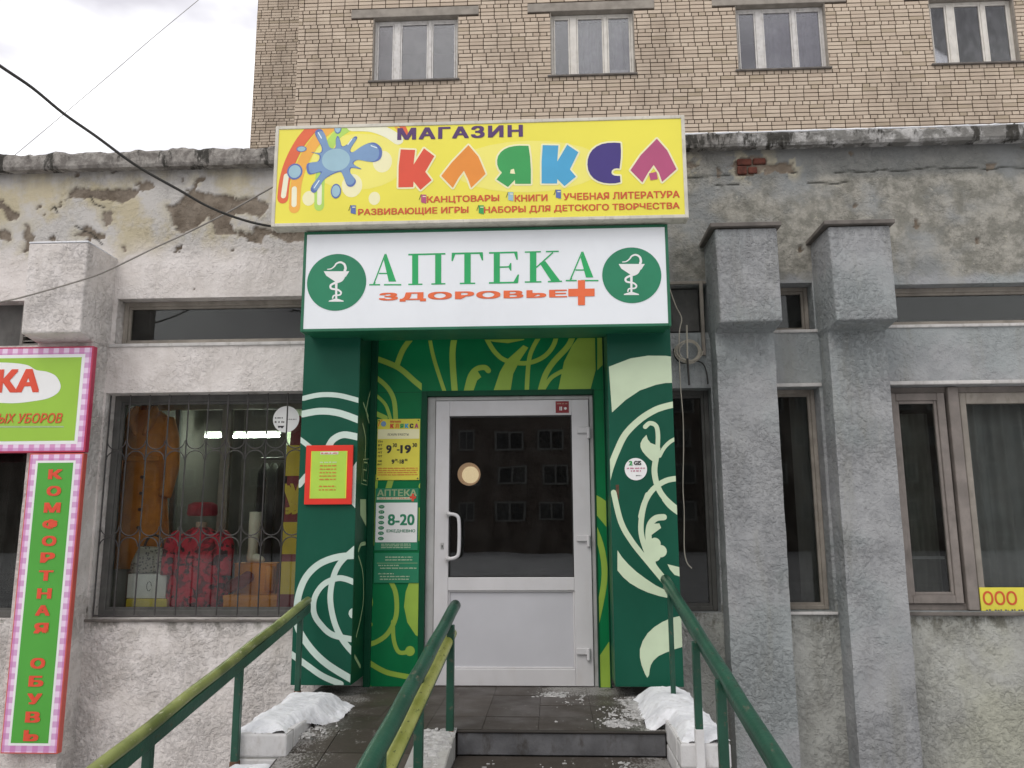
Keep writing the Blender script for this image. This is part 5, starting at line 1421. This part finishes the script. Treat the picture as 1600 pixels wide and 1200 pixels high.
for i, (x0, x1) in enumerate(win):
    YW = BYP + .12; mt = M['old_white' if i in (0, 2) else 'old_cream']; wd = x1 - x0
    fr = frame_mb(x0 + .005, x1 - .005, wz0 + .005, wz1 - .005, .055, YW, YW + .08).build('window', mt, apt, .005)
    m1 = x0 + wd * .275; m2 = x0 + wd * .66
    for (a, w2) in ((m1, .062), (m2, .032)):
        mm = MB(); mm.box(a - w2, a + w2, YW - .012, YW + .06, wz0 + .06, wz1 - .06); mm.build('mullion', mt, fr, .005)
    for (a, b) in ((x0 + .06, m1 - .062), (m1 + .062, m2 - .032), (m2 + .032, x1 - .06)):
        frame_mb(a + .004, b - .004, wz0 + .065, wz1 - .065, .026, YW - .004, YW + .05).build('sash', mt, fr, .004)
        pane(a + .03, b - .03, wz0 + .09, wz1 - .09, YW + .02, fr, 'glass_up')
    s_ = MB(); s_.box(x0 - .06, x1 + .03, BYP - .05, YW, wz0 - .03, wz0 + .003); s_.build('sill', M['drip'], fr, .004)
    l_ = MB(); l_.box(lint[i][0], lint[i][1], BYP - .02, BYP + .2, lint[i][2], lint[i][3]); l_.build('lintel', M['concrete'], apt, .006)
    rv = MB(); rv.box(x0 + .001, x0 + .018, BYP + .01, YW - .001, wz0, wz1 + .02); rv.box(x1 - .018, x1 - .001, BYP + .01, YW - .001, wz0, wz1 + .02); rv.box(x0 + .018, x1 - .018, BYP + .01, YW - .001, wz1 - .004, wz1 + .02); rv.pieces('window_reveal', M['concrete'], apt)
    room(x0 - .3, x1 + .3, YW + .12, YW + 1.6, wz0 - .3, wz1 + .3, M['room_mid'], parent=apt)
    if i in (1, 2, 3):
        curtain(x0 + (0 if i == 3 else wd * .3), x1, wz0, wz1, YW + .25, M['curtain_up'], fr, .025, 30)
    if i == 1:
        tr = MB(); tr.box(x0 + wd * .72, x1 - .12, YW + .10, YW + .2, wz0 + .07, wz0 + .22)
        tag(tr.build('window_planter', M['box_white']), 'white tray on the inner sill of the second upper window', 'planter')
# opposite block, seen only as a reflection in the glass
OY = -58.0
op = thing('street_block', (0, OY, GZ), 'dark brick apartment block with white windows mirrored faintly in the door glass', 'building')
q = MB(); q.box(-45, 45, OY - 10, OY, GZ, 15); q.build('wall', M['opp'], op)
wp = None; fp = None
for fl in range(5):
    for k in range(-12, 13):
        x = k * 3.3 + (.3 if fl % 2 else 0); z = 1.7 + fl * 2.8
        if wp is None:
            a_ = frame_mb(-1.0, 1.0, 0, 1.5, .13, 0, .12); a_.box(-.07, .07, 0, .12, .13, 1.37)
            wp = bpy.data.meshes.new('window'); wp.from_pydata(a_.v, [], a_.f); wp.materials.append(M['opp_trim'])
            b_ = MB(); b_.box(-.87, .87, 0, .03, .13, 1.37); fp = bpy.data.meshes.new('pane'); fp.from_pydata(b_.v, [], b_.f); fp.materials.append(M['opp_glass'])
        o = bpy.data.objects.new('window', wp); COL.objects.link(o); o.parent = op; o.location = (x + rr.uniform(-.15, .15), 0, z - GZ); o.scale = ((1, .62, 1.15)[k % 3], 1, 1)
        o2 = bpy.data.objects.new('pane', fp); COL.objects.link(o2); o2.parent = o

# ================================================================== STEPS, RAMP, CURBS
st = thing('entrance_steps', (0, -1.2, GZ), 'brown tiled landing with concrete steps and ramp in front of the door', 'steps')
LE = -1.24
q = MB(); q.box(-1.62, .86, LE + .012, -.002, GZ, -.012); q.build('landing_base', M['joint'], st)
xs = np.arange(-1.465, .75, .305); ys_ = np.arange(LE, 0, .31)
q = MB(); q.box(-.1515, .1515, -.1535, .1535, -.011, 0)
tm = bpy.data.meshes.new('tile'); tm.from_pydata(q.v, [], q.f); tm.materials.append(M['tile'])
for i, x in enumerate(xs):
    for j in range(4):
        o = bpy.data.objects.new('tile', tm); COL.objects.link(o); o.parent = st
        o.location = Vector((x, LE + .155 + j * .31, rr.uniform(-.0015, .0015))) - Vector(st.location)
        o.rotation_euler = (R_(rr.uniform(-.2, .2)), R_(rr.uniform(-.2, .2)), 0)
SXa, SXb = -.53, .585
for k in range(4):
    z = -.13 * (k + 1); y1 = LE - .72 * k; y0 = LE - .72 * (k + 1)
    q = MB(); q.box(SXa, SXb, y0, y1 - (.0 if k else .012), GZ, z - (.001 * k)); q.build('step', M['tile'], st, .008, seg=2)
q = MB(); q.box(SXa, SXb, LE - .012, LE + .012, -.129, -.012); q.build('riser', M['step'], st, .006)
q = MB(); q.box(SXa - .05, SXb, LE - .022, LE + .03, -.014, -.002); q.build('step_nosing', M['joint'], st, .004)
# ramp
SL_ = -.15
def rz(y): return SL_ * (LE - y)
q = MB(); q.add([(-1.40, LE, GZ), (-.74, LE, GZ), (-.74, -5.3, GZ), (-1.40, -5.3, GZ), (-1.40, LE, -.013), (-.74, LE, -.013), (-.74, -5.3, rz(-5.3) - .013), (-1.40, -5.3, rz(-5.3) - .013)],
                [(0,1,2,3),(4,7,6,5),(0,4,5,1),(1,5,6,2),(2,6,7,3),(3,7,4,0)]); q.build('ramp_base', M['joint'], st)
for i in range(3):
    for j in range(12):
        o = bpy.data.objects.new('tile', tm); COL.objects.link(o); o.parent = st
        y = LE - .155 - j * .31
        o.location = Vector((-1.275 + i * .218, y, rz(y) + rr.uniform(-.001, .001))) - Vector(st.location); o.scale = (.705, 1, 1)
        o.rotation_euler = (math.atan(-SL_), 0, 0)
# kerb between ramp and stairs
q = MB()
def wedge(q, x0, x1, ya, yb, za, zb_):
    q.add([(x0, ya, GZ), (x1, ya, GZ), (x1, yb, GZ), (x0, yb, GZ), (x0, ya, za), (x1, ya, za), (x1, yb, zb_), (x0, yb, zb_)], [(0,1,2,3),(4,7,6,5),(0,4,5,1),(1,5,6,2),(2,6,7,3),(3,7,4,0)])
wedge(q, -.735, -.535, LE - .03, -5.3, -.004, rz(-5.3) + .02); q.build('ramp_kerb', M['curb_grey'], st, .006)
# side curbs of white painted brick
def curb(x0, x1, blocks, label, nm):
    t = thing(nm, ((x0 + x1) / 2, blocks[0][1], GZ), label, 'curb')
    for (ya, yb, zt_) in blocks:
        q = MB(); q.box(x0 + .006, x1 - .006, yb + .006, ya, GZ, zt_ - .004); q.build('core', M['curb_grey'], t)
        z = zt_; hgt = .118
        while z > GZ + .02:
            zb_ = max(z - hgt, GZ)
            odd = int(round((zt_ - z) / hgt)) % 2
            edges = [x0, x1]
            for a_, b_ in zip(edges[:-1], edges[1:]):
                q = MB(); q.box(a_ + .003, b_ - .003, yb, yb + .11, zb_ + .003, z - .003); q.build('brick', M['curb_white'], t, .010, seg=2)
            n = max(1, int((ya - yb - .113) / .25)); 
            for side_ in (0, 1):
                for k in range(n):
                    c0 = yb + .113 + (ya - yb - .113) * k / n; c1 = yb + .113 + (ya - yb - .113) * (k + 1) / n
                    q = MB(); xx = (x0, x0 + .09) if side_ == 0 else (x1 - .09, x1)
                    q.box(xx[0], xx[1], c0 + .003, c1 - .003, zb_ + .003, z - .003); q.build('brick', M['curb_white'], t, .010, seg=2)
            z = zb_
            if z < -.36: break
    return t
curb(.59, .835, [(-.50, -1.72, .055), (-1.72, -2.6, -.12)], 'white painted brick curb with snow on top right of the steps', 'right_curb'.replace('right_', 'brick_'))
curb(-1.64, -1.345, [(-.62, -1.60, .055), (-1.60, -2.5, -.12)], 'white painted brick curb with snow on top beside the ramp', 'brick_curb')
# snow
def snow(name, label, x0, x1, y0, y1, basef, h, thr=.0, seed=1, res=.012, edge=.05, slope=0, par=None, ragged=.5, cut=None):
    xs_ = np.arange(x0, x1 + res, res); ys2 = np.arange(y0, y1 + res, res)
    X, Yg = np.meshgrid(xs_, ys2, indexing='ij')
    base = basef(X, Yg)
    d = np.minimum(np.minimum(X - x0, x1 - X), np.minimum(Yg - y0, y1 - Yg))
    n1 = fbm(X, Yg, 9, 4, seed); n2 = fbm(X, Yg, 16, 3, seed + 5)
    m_ = np.clip((d + (n1 - .5) * edge * 2 * ragged) / edge, 0, 1) - thr * (1 - n1) * 2
    if cut is not None: m_ = np.minimum(m_, cut(X, Yg, n1))
    m_ = np.clip(m_, -1, 1)
    prof_ = np.sin(np.clip(m_, 0, 1) * np.pi / 2)
    Hh = base + prof_ * h * (.75 + .5 * fbm(X, Yg, 3, 2, seed + 2)) + ((n2 - .5) * h * .10 + (fbm(X, Yg, 42, 3, seed + 7) - .5) * .011) * np.clip(m_ * 2, 0, 1)
    Hh = np.where(m_ > 0, Hh, base - .012)
    nx, ny = X.shape; idx = np.arange(nx * ny).reshape(nx, ny)
    if ragged < 0: pass
    k = m_ > 0; cell = k[:-1, :-1] | k[1:, :-1] | k[:-1, 1:] | k[1:, 1:]
    I, J = np.nonzero(cell)
    Fq = np.stack([idx[I, J], idx[I + 1, J], idx[I + 1, J + 1], idx[I, J + 1]], 1)
    used = np.unique(Fq); remap = -np.ones(nx * ny, int); remap[used] = np.arange(len(used))
    V = np.stack([X.ravel(), Yg.ravel(), Hh.ravel()], 1)[used]
    q = MB(); q.v = [tuple(v) for v in V.tolist()]; q.f = [tuple(f) for f in remap[Fq].tolist()]; q.m = [0] * len(q.f); q.smooth = True
    o = q.build(name, M['snow'], par)
    return tag(o, label, 'snow', kind='stuff')
def sst(v, a, b):
    t = np.clip((v - a) / (b - a), 0, 1); return t * t * (3 - 2 * t)
def bank(xe, sgn, top, floor_):      # snow surface: curb top on one side of xe, floor (landing, step or ramp) on the other
    return lambda X, Yg: floor_(Yg) + (top - floor_(Yg)) * sst(sgn * (X - xe), -.10, .02)
fl_r = lambda Yg: np.where(Yg > LE, .0, -.13); fl_l = lambda Yg: np.where(Yg > LE, .0, SL_ * (LE - Yg))
snow('snow', 'thick snow lying on the white curb right of the steps', .49, .832, -1.712, -.44, bank(.60, 1, .054, lambda Yg: Yg * 0), .048, seed=3, edge=.10, ragged=.5, res=.007,
     cut=lambda X, Yg, n: np.where(Yg < LE + .02, (X - .594 - .03 * n) / .05, 1))
snow('snow', 'thick snow lying on the white curb beside the ramp', -1.636, -1.22, -1.590, -.66, bank(-1.352, -1, .054, fl_l), .046, seed=8, edge=.12, ragged=.55, res=.007,
     cut=lambda X, Yg, n: (-1.372 + .20 * sst(Yg, -1.38, -.9) + .07 * (n - .5) - X) / .07)
snow('snow', 'low snow lump on the lower block of the left curb', -1.637, -1.36, -2.4, -1.61, lambda X, Yg: X * 0 - .122, .06, seed=13, edge=.07, ragged=.2)
snow('snow', 'low snow lump on the lower block of the right curb', .595, .832, -2.5, -1.73, lambda X, Yg: X * 0 - .122, .05, seed=15, edge=.07, ragged=.2)
def scraps(label, x0, x1, y0, y1, base, dens, seed, slope=0, grad=None):
    """thin broken crust: only where two noises run high; thickest at the side named by grad"""
    res = .006
    xs_ = np.arange(x0, x1 + res, res); ys2 = np.arange(y0, y1 + res, res)
    X, Yg = np.meshgrid(xs_, ys2, indexing='ij')
    n = .45 * fbm(X, Yg * .6, 6, 3, seed) + .55 * fbm(X * 1.0, Yg * 2.6, 45, 3, seed + 9)
    d = np.minimum(np.minimum(X - x0, x1 - X), np.minimum(Yg - y0, y1 - Yg))
    g_ = 0 if grad is None else grad[0] * (X - x0) / (x1 - x0) + grad[1] * (Yg - y0) / (y1 - y0)
    m_ = n - (1 - dens) + g_ - .25 * np.clip(1 - d / .05, 0, 1)
    k = m_ > 0
    Hh = base + np.where(k, .001 + np.clip(m_ * .06, 0, .007), -.004) + slope * (Yg - y1)
    nx, ny = X.shape; idx = np.arange(nx * ny).reshape(nx, ny)
    cell = (k[:-1, :-1].astype(int) + k[1:, :-1] + k[:-1, 1:] + k[1:, 1:]) >= 2
    I, J = np.nonzero(cell)
    Fq = np.stack([idx[I, J], idx[I + 1, J], idx[I + 1, J + 1], idx[I, J + 1]], 1)
    used = np.unique(Fq); remap = -np.ones(nx * ny, int); remap[used] = np.arange(len(used))
    V = np.stack([X.ravel(), Yg.ravel(), Hh.ravel()], 1)[used]
    q = MB(); q.v = [tuple(v) for v in V.tolist()]; q.f = [tuple(f) for f in remap[Fq].tolist()]; q.m = [0] * len(q.f); q.smooth = True
    tag(q.build('snow', M['snow_thin']), label, 'snow', kind='stuff')
scraps('thin trodden snow dusting the right side of the landing', -.1, .66, -1.22, -.25, .0015, .21, 21, grad=(.34, -.05))
scraps('thin trodden snow dusting the landing by the left curb', -1.38, -.95, -1.5, -.35, .0015, .43, 25, grad=(-.30, .05))
scraps('thin snow strip at the foot of the door and panels', -.25, .62, -.42, -.16, .0015, .38, 29)
scraps('snow crust on the sloping kerb between ramp and stairs', -.735, -.535, -2.2, -1.24, .002, .40, 31, slope=.15, grad=(0, .25))
scraps('thin snow scraps on the first step below the landing', -.52, .58, -1.95, -1.26, -.129, .25, 35, grad=(.1, .0))
# snow line on top of the cornice, right half
q = MB(); xs_ = np.arange(1.0, 4.4, .04)
pts = [(float(x), -.07, float(3.985 + .045 * (x + 1.2) / 10.2 + .004)) for x in xs_]
q.tube(pts, [.006 + .006 * rr.random() for _ in pts], 6); q.smooth = True; tag(q.build('snow', M['snow']), 'thin line of snow along the top of the cornice at the right', 'snow', kind='stuff')

# ================================================================== HANDRAILS
def rail_thing(nm, label, x, ytop, ztop, yend, slope, r, mats, posts, flat=None, second=None):
    t = thing(nm, (x, ytop, ztop - .6), label, 'handrail', 'handrails of the entrance')
    zend = ztop - slope * (ytop - yend)
    if second is None or True:
        mb = MB(); mb.smooth = True; N = 26
        pts = [(x, ytop + (yend - ytop) * i / N, ztop + (zend - ztop) * i / N + .003 * math.sin(i * 1.3)) for i in range(N + 1)]
        mb.tube(pts, r, 16); mb.build('top_rail', M[mats[0]], t)
    if flat:
        mb = MB(); w_, h_ = flat; o_ = r + h_ / 2 - .006
        N = 1; z0a, z1a = ztop - o_, zend - o_
        mb.add([(x - w_, ytop, z0a - h_/2), (x + w_, ytop, z0a - h_/2), (x + w_, yend, z1a - h_/2), (x - w_, yend, z1a - h_/2),
                (x - w_, ytop, z0a + h_/2), (x + w_, ytop, z0a + h_/2), (x + w_, yend, z1a + h_/2), (x - w_, yend, z1a + h_/2)],
               [(0,1,2,3),(4,7,6,5),(0,4,5,1),(1,5,6,2),(2,6,7,3),(3,7,4,0)]); mb.build('support_bar', M[mats[1]], t, .003)
    if second:
        sx, sz_, yt, r2 = second
        zt2 = ztop - slope * (ytop - yt) - sz_; ze2 = zend - sz_
        mb = MB(); mb.smooth = True; mb.tube([(x + sx, yt + (yend - yt) * i / 20, zt2 + (ze2 - zt2) * i / 20) for i in range(21)], r2, 16); mb.build('lower_rail', M[mats[2]], t)
        mb = MB(); w_ = .012
        mb.add([(x + sx - w_, yt, zt2 - r2 - .022), (x + sx + w_, yt, zt2 - r2 - .022), (x + sx + w_, yend, ze2 - r2 - .022), (x + sx - w_, yend, ze2 - r2 - .022),
                (x + sx - w_, yt, zt2 - r2 + .006), (x + sx + w_, yt, zt2 - r2 + .006), (x + sx + w_, yend, ze2 - r2 + .006), (x + sx - w_, yend, ze2 - r2 + .006)],
               [(0,1,2,3),(4,7,6,5),(0,4,5,1),(1,5,6,2),(2,6,7,3),(3,7,4,0)]); mb.build('support_bar', M[mats[1]], t)
    for (py, zbot, pr, foot, dx) in posts:
        zt_ = ztop - slope * (ytop - py) - r * .5
        mb = MB(); mb.box(x + dx - pr, x + dx + pr, py - pr, py + pr, zbot, zt_); po = mb.build('post', M[mats[1]], t, .003)
        if foot:
            mb = MB(); mb.box(x + dx - pr * 1.15, x + dx + pr * 1.15, py - pr * 1.15, py + pr * 1.15, zbot, zbot + foot); mb.build('post_foot', M['rust' if foot < .2 else 'curb_white'], po, .003)
    return t
rail_thing('handrail', 'yellow topped green handrail at the left of the ramp', -1.60, -.47, .612, -4.6, .15, .0245, ('rail_yellow2', 'rail_green'),
           [(-.62, .05, .016, .03, 0), (-1.62, -.10, .018, .03, 0), (-2.55, -.3, .018, 0, 0), (-3.7, GZ, .018, 0, 0)], flat=(.022, .056))
rail_thing('handrail', 'double green and yellow handrail between the ramp and the steps', -.590, -.86, .615, -4.6, .125, .033, ('rail_green', 'rail_green', 'rail_yellow'),
           [(-1.272, -.128, .020, .13, .025), (-2.05, -.25, .020, 0, -.02), (-3.0, -.35, .020, 0, 0), (-4.2, GZ, .020, 0, 0)], second=(.012, .103, -1.10, .027))
rail_thing('handrail', 'single dark green handrail at the right of the steps', .715, -.47, .742, -4.6, .165, .031, ('rail_green', 'rail_green'),
           [(-.80, .07, .014, .0, -.02), (-1.72, -.10, .018, .22, -.03), (-2.25, -.25, .020, 0, -.02), (-3.4, GZ, .020, 0, 0)], flat=(.016, .03))

# ================================================================== CABLES
def cable(nm, label, pts, r, mat, cat='cable'):
    mb = MB(); mb.smooth = True; mb.tube(smooth([tuple(p) for p in pts], 5), r, 7)
    return tag(mb.build(nm, M[mat]), label, cat)
L = [(-60,60),(0,103),(50,137),(100,178),(150,213),(200,250),(235,272),(280,297),(320,320),(360,337),(400,349),(440,356)]
cable('power_cable', 'thick black power cable drooping across the sky to the yellow sign', [P(a, b, Y=-2.4 + 1.85 * i / 11) for i, (a, b) in enumerate(L)], .0085, 'cable_dark')
L = [(-60,485),(0,472),(40,463),(130,437),(170,422),(240,388),(290,365),(350,335),(400,307),(430,290)]
cable('wall_cable', 'thin grey cable crossing the left wall and capital up to the yellow sign', [P(a, b, Y=-.45) for a, b in L], .006, 'cable_grey')
L = [(20,245),(100,178),(180,110),(240,58),(310,0),(400,-75)]
cable('far_wire', 'faint thin wire crossing the pale sky behind the roof', [P(a, b, Y=5.0) for a, b in L], .0045, 'cable_grey', 'wire')
L = [(1046,450),(1056,478),(1065,497),(1062,515),(1061,540),(1063,600),(1067,650),(1068,700),(1067,760),(1069,800),(1069,855),(1073,878),(1081,888)]
cable('hanging_cable', 'thin pale cable hanging down beside the right green pillar', [P(a, b, Y=-.06) for a, b in L], .0042, 'cable_pale')
c = P(1075, 550, Y=-.04)
mb = MB(); mb.smooth = True; pts = []
for t in range(0, 7 * 16 + 1):
    a_ = t * 2 * math.pi / 16; k = t / 16
    pts.append((c.x + (.085 + .012 * math.sin(k * 2.1)) * math.cos(a_) + .008 * math.sin(k * 3), c.y - .02 + .012 * math.sin(k * 1.7), c.z + (.078 + .01 * math.cos(k * 1.3)) * math.sin(a_)))
mb.tube(pts, .0038, 5); tag(mb.build('cable_coil', M['cable_pale']), 'coil of pale cable hung on the wall between sign and pillar', 'cable')
a = P(1073, 508, Y=-.08); b = P(1074, 560, Y=-.08); c2 = P(1077, 602, Y=-.05)
t = thing('cable_hook', (b.x, -.05, c2.z), 'iron hook rod holding the coil of pale cable', 'hook')
mb = MB(); mb.tube([a, b], .0065, 6); mb.build('rod', M['cable_pale'], t); mb = MB(); mb.tube([b, c2], .008, 6); mb.build('bracket', M['metal_dark'], t)
mb = MB(); mb.smooth = True
mb.tube(smooth([tuple(P(*k, Y=-.03)) for k in ((1052,545),(1056,560),(1068,568),(1085,564),(1098,568),(1104,582),(1106,600))], 4), .005, 6)
tag(mb.build('dark_wire', M['cable_dark']), 'short dark wire looping right of the cable coil', 'wire')
